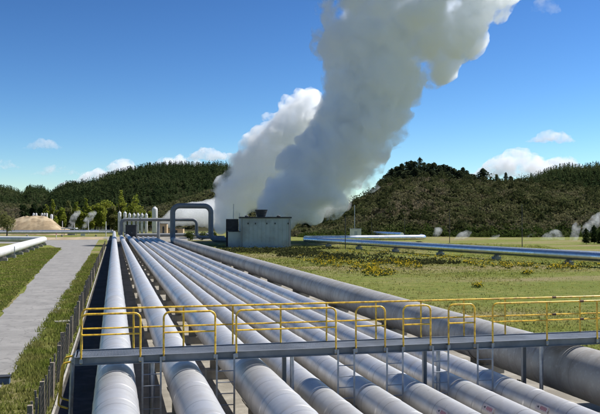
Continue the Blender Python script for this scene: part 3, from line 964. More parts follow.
GS = 'parallel lagged steam pipes running into the distance'
Y0 = -8.0
D1 = 3.97
pipes = [
  (0.05, 0.478, D1, 284, 'alu', 'leftmost long silver pipe, nearest the wooden fence, with bright sheet bands'),
  (1.73, 0.45, D1, 198, 'alu', 'second long silver pipe from the fence, between the first two ladders'),
  (3.40, 0.49, D1, 216, 'alu', 'third and widest of the silver pipes from the fence, left of the walkway post pair'),
  (5.02, 0.39, 4.48, 214, 'alu', 'fourth silver pipe from the fence, lower and thinner, just right of the walkway post pair'),
  (6.26, 0.39, 4.48, 213, 'alu', 'fifth silver pipe from the fence, running under the short fourth rail loop'),
  (7.50, 0.39, 4.48, 212, 'alu', 'sixth silver pipe from the fence, leftmost of three with red signs side by side'),
  (8.74, 0.39, 4.48, 211, 'alu', 'seventh silver pipe from the fence, middle one of the three with small red signs'),
  (10.0, 0.39, 4.48, 210, 'alu', 'eighth silver pipe from the fence, next to the big dark pipe'),
  (12.2, 0.684, 4.05, 166, 'alu_dirty', 'thickest, darkest weathered pipe along the grass field at the right'),
]
PIPE = []
for i, (X, r, D, y1, mt, lab) in enumerate(pipes):
    ext = None
    zc = HC - D
    if i == 0: ext = [(X-95, 284, zc)]
    t = straight_pipe('steam_pipe', X, r, D, Y0, y1, M[mt], lab, GS if i < 8 else None, sup=7.5 if i < 8 else 9.0, off=(i*2.3) % 4, seed=i, extra=ext, top_block=0.3 if i < 3 or i == 8 else 0.12)
    PIPE.append(t)

# sign plates riveted to four of the pipes
def sign_plate(t, X, r, D, y, theta, L=0.52, H=0.15):
    zc = HC - D
    mbp = MB(); mbr = MB(); mbd = MB()
    nx, nz = -math.sin(theta), math.cos(theta)       # outward
    ux, uz = math.cos(theta), math.sin(theta)        # up the curve
    def quad(mb, a0, a1, b0, b1, h, th=0.003):
        vs = []
        for hh in (h, h+th):
            for (a, b) in ((a0,b0),(a1,b0),(a1,b1),(a0,b1)):
                vs.append((nx*hh + ux*b, y-Y0 + a, zc + nz*hh + uz*b))
        mb.add(vs, [(0,3,2,1),(4,5,6,7),(0,1,5,4),(1,2,6,5),(2,3,7,6),(3,0,4,7)])
    h = r + 0.016
    quad(mbp, -L/2, L/2, -H/2, H/2, h)
    pl = mbp.build('sign_plate', M['sign_white'], t)
    # dark arrow mark at the far end, then worn red lettering
    quad(mbd, L*0.24, L*0.34, -H*0.16, H*0.16, h+0.003, 0.001)
    quad(mbd, L*0.34, L*0.40, -H*0.07, H*0.07, h+0.003, 0.001)
    mbd.build('sign_mark', M['sign_dark'], pl)
    for k in range(5):
        a = -L*0.36 + k*L*0.105
        hh = H*(0.30 if k % 2 else 0.26)
        quad(mbr, a, a+L*0.07, -hh, hh, h+0.003, 0.001)
    mbr.build('sign_lettering', M['sign_red'], pl)
sign_plate(PIPE[7], 10.0, 0.39, 4.48, 16.3, math.radians(67))
sign_plate(PIPE[6], 8.74, 0.39, 4.48, 16.5, math.radians(65))
sign_plate(PIPE[5], 7.50, 0.39, 4.48, 16.3, math.radians(61))
sign_plate(PIPE[2], 3.40, 0.49, D1, 14.3, math.radians(62))

# risers / loops
def path_pipe(name, pts, r, mat, label, cat='pipe', group=None, bend=None, n=24, step=1.4, flanges=(), lap=0.0):
    o = Vector(pts[0]); base = Vector((o.x, o.y, 0))
    t = empty(name, label, cat, base, group)
    mb = MB()
    p = fillet([Vector(q)-base for q in pts], bend or r*2.6, 7)
    clad(mb, p, r, n=n, step=step, lap=lap)
    mb.build('cladding', mat, t)
    for q, d in flanges:
        fb = MB(); q = Vector(q)-base; d = Vector(d).normalized()
        fb.sweep([q-d*0.09, q+d*0.09], [r*1.35, r*1.35], 20)
        fb.build('flange', M['steel_pipe'], t)
    return t

zt = HC - 4.05
path_pipe('pipe_loop', [(12.2, 166.1, zt), (12.2, 169, zt), (12.2, 169, 8.4), (20.4, 169, 8.4), (20.4, 169, 1.1), (25.5, 165, 1.1)], 0.56, M['steel_pipe'],
          'tall dark grey pipe loop rising at the far end of the thick weathered pipe', flanges=[((12.2,169,3.2),(0,0,1)),((20.4,169,2.6),(0,0,1))])
path_pipe('pipe_loop', [(1.73, 198.2, HC-D1), (1.73, 201, HC-D1), (1.73, 201, 5.5), (20.6, 201, 5.5), (20.6, 201, 1.0), (27, 196, 1.0)], 0.43, M['steel_pipe'],
          'lower and longer dark grey pipe loop passing in front of the white vessels', flanges=[((6.5,201,5.5),(1,0,0)),((1.73,201,2.6),(0,0,1))])
def post_thing(name, px, fwd, top, label, mat, r=0.15, group=None, cat='post', cross=None, base=0.0):
    x, y = at(px, fwd)
    t = empty(name, label, cat, (x, y, base), group)
    mb = MB(); mb.sweep([(0,0,-0.2),(0,0,top)], [r, r*0.8], 8); mb.build('shaft', mat, t)
    mb = MB(); mb.cbox((0,0,0.0), r*3.4, r*3.4, 0.06); mb.build('base_plate', M['concrete'], t)
    if cross:
        w, z, th = cross
        mb = MB(); mb.cbox((0,-r-th*0.5,z), w, th, th*0.8, -YAW); mb.build('crossbar', mat, t)
    return t
post_thing('pipe_post', 158.5, 197, 5.05, 'thick grey post holding up the lower pipe loop', M['steel_pipe'], r=0.42)
# header joining the ends of the bank
path_pipe('header_pipe', [(2.6, 217.2, 1.3), (26, 217.2, 1.3)], 0.5, M['steel_pipe'], 'dark header pipe across the far ends of the silver pipes')
# left crossing pipe behind the first, and big pale loop at left
path_pipe('crossing_pipe', [(-2.5, 292, 1.5), (-100, 292, 1.5)], 0.42, M['alu_bright'], 'thin bright pipe crossing behind the road junction, behind the bent leftmost pipe')
# supports of the bent leg
def trestle(parent, x, y, z, r, rz=0.0, mat='concrete', wide=1.3):
    mb = MB()
    mb.cbox((x, y, -0.1), wide, 0.6, 0.1+z*0.35, rz)
    mb.cbox((x-0.0, y, z*0.35), wide*0.75, 0.10, z*0.65-r+0.05, rz)
    return mb.build('support', M[mat], parent)
for k in range(8):
    trestle(PIPE[0], -6-11*k, 280, HC-D1, 0.478, PI/2)

def ground_pt(px, D, py, z):
    f = F*D/(py-HY); x, y = at(px, f)
    return Vector((x, y, z))
zl = 1.2; DL = HC - zl
a = ground_pt(0, DL, 252.3, zl); b = ground_pt(44.5, DL, 239.3, zl)
d = (a-b).normalized()
c = ground_pt(-30, DL, 238.6, zl)
a2 = a + d*48
t = path_pipe('pale_pipe', [a2, b, c + (c-b)*0.8], 0.62, M['alu_white'], 'big pale pipe bent sharply round at the left edge beyond the grass bank', bend=2.2, n=32)
bx, by = a2.x, a2.y
for k in range(9):
    q = b + d*(4+9.5*k) - Vector((bx, by, 0))
    ang = math.atan2(d.y, d.x) + PI/2
    trestle(t, q.x, q.y, zl, 0.62, ang, wide=1.5)
q = b + d*64 - Vector((bx, by, 0))
mb = MB(); mb.cbox((q.x+0.9, q.y-0.2, -0.1), 0.12, 0.12, 1.8); mb.build('support_post', M['galv'], t)
# field pipes on the right
zf = 1.15; DF = HC - zf
A = ground_pt(600, DF, 257.0, zf); B = ground_pt(306, DF, 239.6, zf)
dd = (A-B).normalized()
A2 = A + dd*70
C = B + Vector((SN, CS, 0))*13
Dp = ground_pt(424, DF, 237.3, zf)
E = Dp + Vector((SN, CS, 0))*7
t = path_pipe('field_pipe', [A2, B, C, Dp, E + Vector((2, 4, 0))], 0.6, M['alu_bright'], 'shiny field pipe in front, doubling back at its left end into a bright white run', bend=2.0, n=32)
ang = math.atan2(dd.y, dd.x)+PI/2
base = Vector((A2.x, A2.y, 0))
for k in range(12):
    q = B + dd*(12+14*k) - base
    trestle(t, q.x, q.y, zf, 0.6, ang, mat='galv_dark', wide=1.1)
G1 = ground_pt(402, DF, 234.6, zf); G2 = ground_pt(296, DF, 229.2, zf)
t = path_pipe('field_pipe', [G1, G2], 0.62, M['alu_bright'], 'farther thin bluish field pipe behind the doubled one', n=20)
for k in range(9):
    q = G1.lerp(G2, (k+0.5)/9) - Vector((G1.x, G1.y, 0))
    trestle(t, q.x, q.y, zf, 0.6, math.atan2((G2-G1).y, (G2-G1).x)+PI/2, mat='galv_dark')

# ================================================================== WALKWAY
WZ = HC - 3.16           # deck top
YF, YB = 18.80, 19.76    # front and back rail lines
XL, XR = -0.84, 17.5
walk = empty('walkway', 'grey steel walkway with yellow handrails crossing above all the pipes', 'walkway', (0, 19.3, 0))
def wk(mb, name, mat, parent=None, sharp=40):
    mb.v = [(x, y-19.3, z) for x, y, z in mb.v]
    return mb.build(name, mat, walk if parent is None else parent, sharp)
mb = MB()
x = XL + 0.02
while x < XR - 0.02:
    mb.box(x, x+0.008, YF+0.02, YB-0.02, WZ-0.034, WZ-0.002)
    x += 0.023
for k in range(9):
    y = YF + 0.07 + k*0.1
    mb.box(XL+0.02, XR-0.02, y, y+0.007, WZ-0.012, WZ-0.001)
wk(mb, 'deck_grating', M['grating'])
mb = MB()
x = XL
while x < XR:
    mb.box(x, x+0.06, YF+0.005, YB-0.005, WZ-0.12, WZ-0.036); x += 1.24
wk(mb, 'cross_beams', M['galv_dark'])
def channel(y, s):
    mb = MB()
    mb.box(XL-0.03, XR, y-0.006, y+0.006, WZ-0.160, WZ+0.012)
    mb.box(XL-0.03, XR, min(y-0.0061, y-0.0061-s*0.0) - (0.055 if s > 0 else -0.0122), y-0.0061 if s > 0 else y+0.0611, WZ-0.175, WZ-0.1605)
    mb.box(XL-0.03, XR, (y-0.0601) if s > 0 else y+0.0061, (y-0.0061) if s > 0 else y+0.0601, WZ+0.0, WZ+0.012)
    return mb
wk(channel(YF-0.03, 1), 'edge_beam', M['galv_dark'])
wk(channel(YB+0.03, -1), 'edge_beam', M['galv_dark'])
mb = MB(); mb.box(XL-0.045, XL-0.032, YF-0.03, YB+0.03, WZ-0.17, WZ+0.01); wk(mb, 'end_beam', M['galv'])

R_ = 0.024
def guard_loop(x0, x1, posts=(), open_right=False):
    ztop = WZ + 1.0; zm = WZ + 0.52
    y = YF - 0.075
    z0 = WZ - 0.14
    mb = MB()
    if open_right:
        p = fillet([(x0, y, z0), (x0, y, ztop), (x1, y, ztop)], 0.14, 7)
    else:
        p = fillet([(x0, y, z0), (x0, y, ztop), (x1, y, ztop), (x1, y, z0)], 0.14, 7)
    mb.sweep(p, R_, 10)
    o = wk(mb, 'guard_rail', M['yellow'])
    mm = MB(); mm.sweep([(x0+0.01, y, zm), (x1-0.01, y, zm)], R_*0.85, 8)
    wk(mm, 'mid_rail', M['yellow'], o)
    for q in posts:
        pm = MB(); pm.sweep([(q, y+0.003, z0), (q, y+0.003, ztop-0.01)], R_, 8)
        wk(pm, 'rail_post', M['yellow'], o)
        pm = MB(); pm.cbox((q, y+0.003, WZ-0.13), 0.075, 0.06, 0.10)
        wk(pm, 'post_foot', M['galv'], o)
    for q in ([x0] if open_right else [x0, x1]):
        pm = MB(); pm.cbox((q, y+0.004, WZ-0.13), 0.075, 0.062, 0.10)
        wk(pm, 'post_foot', M['galv'], o)
    return o
LOOPS = [(-0.73, 0.61), (1.15, 2.37), (2.88, 5.38), (5.90, 6.67), (7.16, 7.90), (8.40, 9.13)]
for x0, x1 in LOOPS: guard_loop(x0, x1)
gl = guard_loop(9.64, XR-0.1, posts=(11.22, 12.73, 14.2, 15.7), open_right=True)
cp = MB(); cp.sweep([(12.20, YF-0.075, WZ+1.0), (12.31, YF-0.075, WZ+1.0)], R_*1.45, 10); wk(cp, 'rail_coupling', M['rust'], gl)
cp = MB(); cp.sweep([(12.20, YF-0.075, WZ+0.52), (12.31, YF-0.075, WZ+0.52)], R_*1.3, 10); wk(cp, 'rail_coupling', M['rust'], gl)
# long back rail
yb = YB + 0.075
mb = MB(); mb.sweep(fillet([(-0.76, yb, WZ-0.14), (-0.76, yb, WZ+1.0), (XR-0.1, yb, WZ+1.0)], 0.14, 7), R_, 10)
br = wk(mb, 'guard_rail', M['yellow'])
mb = MB(); mb.sweep([(-0.75, yb, WZ+0.52), (XR-0.1, yb, WZ+0.52)], R_*0.85, 8); wk(mb, 'mid_rail', M['yellow'], br)
for q in (0.48, 1.71, 2.96, 4.21, 5.44, 6.81, 8.09, 9.35, 10.59, 12.93, 14.2, 15.5, 16.8):
    pm = MB(); pm.sweep([(q, yb-0.003, WZ-0.14), (q, yb-0.003, WZ+0.99)], R_, 8); wk(pm, 'rail_post', M['yellow'], br)
for z in (1.0, 0.52):
    cp = MB(); cp.sweep([(12.05, yb, WZ+z), (12.16, yb, WZ+z)], R_*1.4, 10); wk(cp, 'rail_coupling', M['rust'], br)
# legs
for q in (0.90, 4.28, 8.15, 11.1, 15.6):
    for y in (YF+0.02, YB-0.02):
        mb = MB()
        if y < 19.2: mb.sweep([(q, y, -0.05), (q, y, WZ-0.121)], 0.052, 12)
        else: mb.box(q-0.05, q+0.05, y-0.05, y+0.05, -0.05, WZ-0.121)
        lg = wk(mb, 'leg', M['galv'] if y < 19.2 else M['galv_dark'])
        mb = MB(); mb.box(q-0.14, q+0.14, y-0.14, y+0.14, -0.02, 0.05); wk(mb, 'base_plate', M['concrete'], lg)
# ladders hanging from the front edge down to the gravel
for lx in (0.87, 2.61, 5.62, 6.90, 8.14, 9.38):
    w = 0.21
    mb = MB()
    y = YF - 0.16
    for s in (-1, 1):
        mb.box(lx+s*w-0.022, lx+s*w+0.022, y-0.008, y+0.008, 0.02, WZ-0.03)
        mb.box(lx+s*w-0.022, lx+s*w+0.022, y+0.0081, y+0.13, WZ-0.10, WZ-0.03)
    ld = wk(mb, 'ladder', M['galv'])
    for k in range(6):
        z = WZ - 0.16 - 0.27*k
        rb = MB(); rb.sweep([(lx-w+0.022, y, z), (lx+w-0.022, y, z)], 0.012, 8)
        wk(rb, 'rung', M['galv'], ld)
# end ladder with yellow grab rails at the left end
mb = MB()
for y in (YF+0.08, YB-0.08):
    mb.sweep([(XL-0.10, y, WZ-0.08), (XL-0.16, y, 0.05)], 0.034, 4)
    mb.box(XL-0.105, XL-0.046, y-0.03, y+0.03, WZ-0.14, WZ-0.05)
el = wk(mb, 'ladder', M['galv'])
for k in range(6):
    z = WZ-0.22-0.28*k
    rb = MB(); rb.sweep([(XL-0.11-0.03*k/5, YF+0.09, z), (XL-0.11-0.03*k/5, YB-0.09, z)], 0.014, 8); wk(rb, 'rung', M['galv'], el)
for y in (YF+0.08, YB-0.08):
    gb = MB(); gb.sweep(fillet([(XL-0.09, y, WZ-0.10), (XL-0.31, y, WZ-0.14), (XL-0.40, y, WZ-1.10), (XL-0.18, y, WZ-1.18)], 0.09, 6), R_, 10)
    wk(gb, 'grab_rail', M['yellow'], el)

# ================================================================== FENCE
fx = -1.74
fence = empty('fence', 'weathered wooden post and wire fence along the left side of the pipes', 'fence', (fx, 12, 0))
rf = random.Random(9)
mb = MB(); 
mb.cbox((0, 0, -0.6), 0.11, 0.11, 1.78); proto = mb.build('post', M['wood'], fence); proto.location = (0, 0.4, 0)
mb2 = MB(); mb2.cbox((0, 0, 0.12), 0.05, 0.035, 0.98); bat = mb2.build('batten', M['wood'], fence); bat.location = (0, 1.4, 0)
y = 0.4; k = 0
while y < 150 and k < 60:
    if k:
        o = proto.copy(); COL.objects.link(o); o.parent = fence
        o.location = (rf.uniform(-.03,.03), y, rf.uniform(-.08,.06)); o.rotation_euler = (rf.uniform(-.03,.03), rf.uniform(-.035,.035), rf.uniform(-.2,.2))
    for s in (0.55, 1.1, 1.65, 2.2):
        if k and k < 22:
            o = bat.copy(); COL.objects.link(o); o.parent = fence
            o.location = (rf.uniform(-.02,.02), y+s, rf.uniform(-.05,.04)); o.rotation_euler = (rf.uniform(-.03,.03), rf.uniform(-.05,.05), 0)
    y += 2.75; k += 1
mb = MB()
for z in (0.2, 0.38, 0.56, 0.74, 0.92, 1.08):
    pts = []
    yy = 0.0
    while yy < 150:
        pts.append((0.05+rf.uniform(-.006,.006), yy, z + rf.uniform(-.012,.012))); yy += 2.75
    mb.sweep(pts, 0.0022, 4)
wires = mb.build('wires', M['wire'], fence)
kb = MB(); kb.box(0.15, 0.21, -10, 150, -0.1, 0.06); kb.build('footing_kerb', M['concrete'], fence)

# concrete culvert and blue drum at the road edge
x, y = at(60, F*HC/(322.5-HY))
cv = empty('culvert', 'small concrete culvert slab with its shade painted as a dark slab at the road edge', 'culvert', (x, y, 0))
mb = MB(); mb.cbox((0.15, 0, 0.0), 0.75, 0.5, 0.09, 0.25); mb.build('slab', M['concrete'], cv)
mb = MB(); mb.cbox((-0.1, 0.55, 0.012), 1.3, 0.5, 0.03, 0.25); mb.build('shade_slab', M['painted_shade'], cv)  # flat dark slab, the culvert's shade put into its colour
x, y = at(6.0, F*HC/(383-HY))
bd = empty('drain_cover', 'small blue box at the road edge by the long grass', 'box', (x, y, 0))
mb = MB(); mb.cbox((0,0,0), 0.30, 0.34, 0.20); mb.build('body', M['blue'], bd)
mb = MB(); mb.cbox((0,0,0.201), 0.34, 0.38, 0.05); mb.build('lid', M['black_steel'], bd)

# ================================================================== COOLING TOWER BUILDING
def tower():
    f = 150
    x, y = at(265.8, f)
    t = empty('cooling_tower', 'blue grey sheet clad cooling tower building under the big steam plume', 'building', (x, y, 0), rz=-YAW*0.55)
    W = 50*f/F; H = zat(218.3, f); Dp = 7.5
    m = 0.5*W
    mb = MB(); mb.box(-m, m, 0, Dp, -0.2, H)
    # standing seams on the front, as raised ribs
    k = 12
    for i in range(k+1):
        xx = -m + 2*m*i/k
        mb.box(xx-0.03, xx+0.03, -0.045, -0.001, 0.0, H-0.25)
    mb.build('wall', M['tower_wall'], t)
    mb = MB(); mb.box(-m-0.18, m+0.18, -0.22, Dp+0.2, H+0.001, H+0.28); mb.build('roof', M['tower_dark'], t)
    st = MB(); st.lathe((-0.7, 3.2, H+0.28), [(0.82, 0), (0.86, 0.22), (0.94, 0.45), (1.12, 1.0), (1.24, 1.3), (1.28, 1.42), (1.18, 1.42), (1.0, 0.8)], 28)
    s = st.build('fan_stack', M['tower_dark'], t)
    rb = MB()
    for z, r in ((0.45, 0.97), (1.0, 1.15)): rb.lathe((-0.7, 3.2, H+0.28+z), [(r-0.03, 0), (r+0.05, 0), (r+0.05, 0.09), (r-0.03, 0.09)], 28)
    rb.build('stack_ring', M['black_steel'], s)
    for xx in (-3.6, 2.6):
        v = MB(); v.lathe((xx, 1.6, H+0.28), [(0.38, 0), (0.38, 0.16), (0.22, 0.30), (0.05, 0.34)], 14); v.build('roof_vent', M['tower_dark'], t)
    for xx in (-2.0, 1.8, -3.4, 4.3, 0.2):
        v = MB(); v.box(xx-0.10, xx+0.10, -0.13, -0.05, H-1.15, H-0.85); v.build('bracket', M['tower_dark'], t)
    dp = MB(); dp.sweep([(-m+0.25, -0.12, 0.0), (-m+0.25, -0.12, H-0.1)], 0.07, 8); dp.sweep([(m-0.25, -0.12, 0.0), (m-0.25, -0.12, H-0.1)], 0.07, 8); dp.build('downpipe', M['steel_pipe'], t)
    # low annexe and dark louvre house on the left
    an = MB(); an.box(-m-2.35, -m-0.005, 1.0, 5.5, -0.2, 3.05); a = an.build('annexe', M['tower_wall'], t)
    ar = MB(); ar.box(-m-2.45, -m-0.006, 0.9, 5.6, 3.051, 3.14); ar.build('annexe_roof', M['tower_dark'], a)
    lv = MB()
    for i in range(11): 
        lv.box(-m-2.75, -m-0.25, 6.6, 6.75, 1.0+0.42*i, 1.0+0.42*i+0.34)
    lv.box(-m-2.7, -m-0.3, 6.76, 11, -0.2, 5.5)
    lv.build('louvre_house', M['tower_dark'], t)
    return t
tower()
post_thing('lamp_pole', 233.5, 190, 9.3, 'thin white pole left of the blue grey building', M['white_paint'], r=0.12, cat='pole')
post_thing('lamp_pole', 239.5, 188, 7.0, 'short white pole just behind the building corner', M['white_paint'], r=0.12, cat='pole')

# ================================================================== WHITE VESSELS AND PLANT AT THE FAR END
def vessel(px, fwd, top_py, r, label, group):
    x, y = at(px, fwd); h = zat(top_py, fwd)
    t = empty('white_vessel', label, 'vessel', (x, y, 0), group)
    mb = MB()
    prof = [(r, 1.2), (r, h-r*0.9)] + [(r*math.cos(a), h-r*0.9+r*0.9*math.sin(a)) for a in np.linspace(0.2, 1.45, 6)]
    mb.lathe((0,0,0), [(r*0.5, 0.85), (r*0.85, 0.95)] + prof, 18); mb.build('shell', M['white_paint'], t)
    mb = MB(); mb.lathe((0,0,-0.1), [(r*0.8, 0), (r*0.8, 1.1)], 14); mb.build('skirt', M['concrete'], t)
    mb = MB(); mb.lathe((0,0,h*0.55), [(r*1.005, 0), (r*1.06, 0.01), (r*1.06, 0.14), (r*1.005, 0.15)], 18); mb.build('band', M['steel_pipe'], t)
    mb = MB(); mb.sweep([(0,0,h-0.05),(0,0,h+0.35)], r*0.22, 8); mb.build('nozzle', M['white_paint'], t)
GV = 'white vessels in a row at the far end of the pipes'
for px, py, r, lab in [(119.6, 211.6, 0.62, 'leftmost, full height white vessel of the row at the far end'),
                       (125.0, 211.8, 0.58, 'second white vessel from the left of the row'), (129.6, 213.4, 0.55, 'third white vessel from the left of the row'),
                       (134.0, 213.5, 0.55, 'fourth white vessel of the row, above the dark cabinet'), (138.0, 213.4, 0.55, 'fifth white vessel of the row, right of the dark cabinet'),
                       (142.0, 213.5, 0.55, 'sixth white vessel of the row'), (146.2, 213.5, 0.55, 'last white vessel at the right end of the equal row')]:
    vessel(px, 290, py, r, lab, GV)
vessel(154.8, 282, 207.0, 1.0, 'biggest white vessel, thick and tall, right of the row of seven', None)

def hut(name, px, fwd, base, w, d, h, wall, label, cat, roof='tower_dark', over=0.1, rz=None):
    x, y = at(px, fwd)
    t = empty(name, label, cat, (x, y, base), rz=-YAW if rz is None else rz)
    mb = MB(); mb.box(-w/2, w/2, -d/2, d/2, -0.2, h); mb.build('wall', M[wall], t)
    mb = MB(); mb.box(-w/2-over, w/2+over, -d/2-over, d/2+over, h+0.002, h+0.12); mb.build('roof', M[roof], t)
    mb = MB(); mb.box(-w*0.14, w*0.14, -d/2-0.05, -d/2-0.002, 0.05, h*0.8); dr = mb.build('door', M[roof], t)
    mb = MB(); mb.box(w*0.09, w*0.115, -d/2-0.10, -d/2-0.051, h*0.38, h*0.45); mb.build('handle', M['galv'], dr)
    return t
hut('dark_cabinet', 131.5, 208, 0.6, 2.8, 1.6, 3.4, 'black_steel', 'dark box cabinet in front of the row of white vessels', 'cabinet')
hut('tan_shed', 176, 262, 0, 5.2, 3.0, 2.6, 'tan_wall', 'low tan shed seen through the tall pipe loop', 'shed')
hut('tan_shed', 164, 258, 0, 2.2, 2.2, 4.2, 'tan_wall', 'tall brown tank house right of the biggest white vessel', 'shed')
hut('site_cabin', 355.5, 215, 0, 3.0, 2.2, 2.9, 'white_paint', 'pale box cabin behind the shiny field pipe', 'cabin', roof='galv')
# shelter
x, y = at(69.5, 285)
sh = empty('shelter', 'small open shelter with a flat white roof right of the earth mound', 'shelter', (x, y, 0), rz=-YAW)
mb = MB(); mb.box(-2.7, 2.7, -1.5, 1.5, 2.35, 2.65); mb.build('roof', M['white_paint'], sh)
for sx in (-2.3, 2.3):
    for sy in (-1.2, 1.2):
        mb = MB(); mb.box(sx-0.09, sx+0.09, sy-0.09, sy+0.09, -0.1, 2.349); mb.build('post', M['galv'], sh)
mb = MB(); mb.box(-0.8, 1.8, 0.3, 1.2, -0.05, 1.6); mb.build('cabinet', M['galv'], sh)
# poles at the left plant
for px, fw, top, lab, cr in [(88.5, 300, 5.6, 'pale pole standing in front of the dark round tree', None), (74.5, 310, 4.4, 'short pale pole right of the small shelter', None),
                         (62.5, 320, 5.2, 'pale pole behind the right end of the earth mound', None), (106, 262, 5.0, 'pole with a white crossbar left of the white vessels', (4.6, 1.75, 0.55))]:
    post_thing('pale_pole', px, fw, top, lab, M['white_paint'], r=0.16, cat='pole', cross=cr, group='pale poles around the plant at the left')
# sign board and marker post by the junction
x, y = at(83, 262)
sb = empty('notice_board', 'small blank white notice board by the road junction', 'sign', (x, y, 0), rz=-YAW)
mb = MB(); mb.box(-0.75, 0.75, -0.02, 0.02, 0.15, 0.95); mb.build('panel', M['white_paint'], sb)
for s in (-0.55, 0.55):
    mb = MB(); mb.box(s-0.04, s+0.04, 0.021, 0.08, -0.1, 0.9); mb.build('post', M['wood'], sb)
x, y = at(56.4, 224)
mk = empty('marker_post', 'white marker post with a red top beside the road junction', 'marker', (x, y, 0))
mb = MB(); mb.sweep([(0,0,-0.1),(0,0,1.25)], 0.10, 8); mb.build('shaft', M['white_paint'], mk)
mb = MB(); mb.sweep([(0,0,1.251),(0,0,1.75)], 0.13, 8); mb.build('top_band', M['sign_red'], mk)
# white tanks on the mound
for i, (px, w) in enumerate([(33.6, 1.0), (36.2, 1.0), (42.0, 0.9), (44.4, 0.9), (46.8, 0.9), (51.5, 1.3)]):
    fw = 309; x, y = at(px, fw); z = zat(216.0 + (2.6 if i == 5 else 0), fw) - 0.6
    labs = ['leftmost small white tank on top of the earth mound', 'second small white tank on the mound, close to the leftmost', 'third white tank on the mound, after the gap',
            'fourth white tank on the mound, in the middle of the trio', 'fifth white tank on the mound, right one of the trio', 'largest white tank on the mound, at its right shoulder']
    t = empty('white_tank', labs[i], 'tank', (x, y, z), 'white tanks on the earth mound')
    h = 1.75 if i < 5 else 2.3
    mb = MB(); mb.lathe((0,0,0), [(w*0.42, 0), (w*0.42, h*0.85), (w*0.3, h*0.97), (w*0.08, h)], 14); mb.build('shell', M['white_paint'], t)
    mb = MB(); mb.sweep([(0,0,h-0.02),(0,0,h+0.22)], 0.09, 8); mb.build('lid', M['steel_pipe'], t)
# dark poles in the right field
for px, by_, ty, lab in [(345.3, 249, 216, 'thin black pole in front of the field pipe, nearest the steam'), (371.5, 238, 222, 'thin black pole standing on the bluish far pipe line'),
                     (404.5, 240, 219, 'thin black pole near the right end of the white pipe run'), (449.5, 243, 209, 'black pole in the middle of the field, against the scrub'),
                     (522, 247, 204, 'tallest black pole, at the right of the field')]:
    fw = F*HC/(by_-HY)
    post_thing('black_pole', px, fw, zat(ty, fw), lab, M['black_steel'], r=0.085, cat='pole', group='thin black poles across the field')
post_thing('pale_pole', 354.6, 260, zat(205, 260), 'tall pale pole behind the box cabin, in front of dark bushes', M['galv'], r=0.13, cat='pole')

# ================================================================== STEAM
WHITE = (0.976, 0.987, 1.0)
M['steam'] = vapour('dense_steam', 0.50, aniso=0.0, col=WHITE, var=(0.10, 0.38, 0.60), step=0.22)
M['veil'] = vapour('steam_veil', 0.52, aniso=0.05, col=WHITE, var=(0.15, 0.45, 0.565), step=0.2)
M['steam_mid'] = vapour('billowing_steam', 0.14, aniso=0.0, col=WHITE, var=(0.085, 0.40, 0.60), step=0.22)
M['veil_white'] = vapour('bright_steam_veil', 0.50, aniso=0.0, var=(0.17, 0.44, 0.58), step=0.2)
M['steam_white'] = vapour('bright_steam', 0.16, aniso=0.0)
M['wisp'] = vapour('thin_steam', 0.42, aniso=0.0, var=(0.45, 0.44, 0.74), step=0.4)
M['cumulus'] = vapour('cumulus', 0.020, aniso=0.0, var=(0.012, 0.42, 0.62), step=0.4)
M['thin_cloud'] = vapour('thin_cloud', 0.014, aniso=0.0, var=(0.012, 0.46, 0.72), step=0.4)

def steam(name, axis, fwd, voxel, mat, label, amp, freq, seed, per=7, cat='steam', parent=None, scale=1.0):
    rng = np.random.default_rng(seed)
    ax = []
    for px, py, rpx, *df in axis:
        f = fwd + (df[0] if df else 0)
        ax.append((P3(px, py, f), rpx*f/F*scale))
    sp = plume_spheres(ax, rng, per)
    sp = [(c, r) for c, r in sp if c.z - r > -0.5 or True]
    o = vapour_hull(name, sp, voxel, mat, amp, freq, seed, parent)
    return o if parent else tag(o, label, cat)

big = [(268, 211, 10), (285, 203, 25), (305, 190, 36), (322, 172, 44), (340, 150, 50), (352, 128, 46), (366, 105, 48), (371, 80, 50), (371, 58, 58), (380, 34, 67), (406, 8, 80), (425, -25, 92), (450, -60, 92), (480, -95, 80)]
pl = steam('steam_plume', big, 196, 0.48, M['veil'], 'huge grey steam plume rising from the cooling tower to the top of the picture', 1.7, 0.17, 3, per=26, scale=1.02)
steam('billow', big[:8] + [(372, 62, 50), (376, 44, 40), (382, 28, 26)], 196, 0.65, M['steam_mid'], None, 1.6, 0.15, 4, per=20, parent=pl, scale=0.86)
steam('core', big[:6] + [(362, 112, 44), (370, 92, 42), (374, 72, 38), (378, 52, 24)], 196, 0.75, M['steam'], None, 2.2, 0.11, 6, per=16, parent=pl, scale=0.80)
foot = [(262, 210, 9), (290, 208, 18), (315, 205, 18), (338, 200, 15), (350, 190, 13)]
steam('steam_plume', foot, 205, 0.6, M['steam_mid'], 'low grey skirt of steam drifting right from the cooling tower roof', 1.0, 0.2, 5, per=6)
left = [(224, 222, 12), (232, 208, 20), (240, 192, 26), (253, 174, 29), (268, 157, 30), (282, 138, 26), (296, 120, 25), (308, 106, 20), (318, 97, 14)]
pl = steam('steam_plume', left, 245, 0.5, M['veil_white'], 'bright white steam plume leaning up behind the left side of the grey one', 1.6, 0.2, 8, per=24, scale=1.03)
steam('core', left, 245, 0.65, M['steam_white'], None, 1.5, 0.18, 9, per=20, parent=pl, scale=0.93)
low = [(166, 222, 8), (178, 217, 12), (192, 213, 14), (206, 213, 15), (220, 212, 16), (232, 214, 14)]
steam('steam_cloud', low, 290, 0.7, M['steam_white'], 'bank of white steam at ground level behind the pipe loops', 1.1, 0.25, 12, per=10)
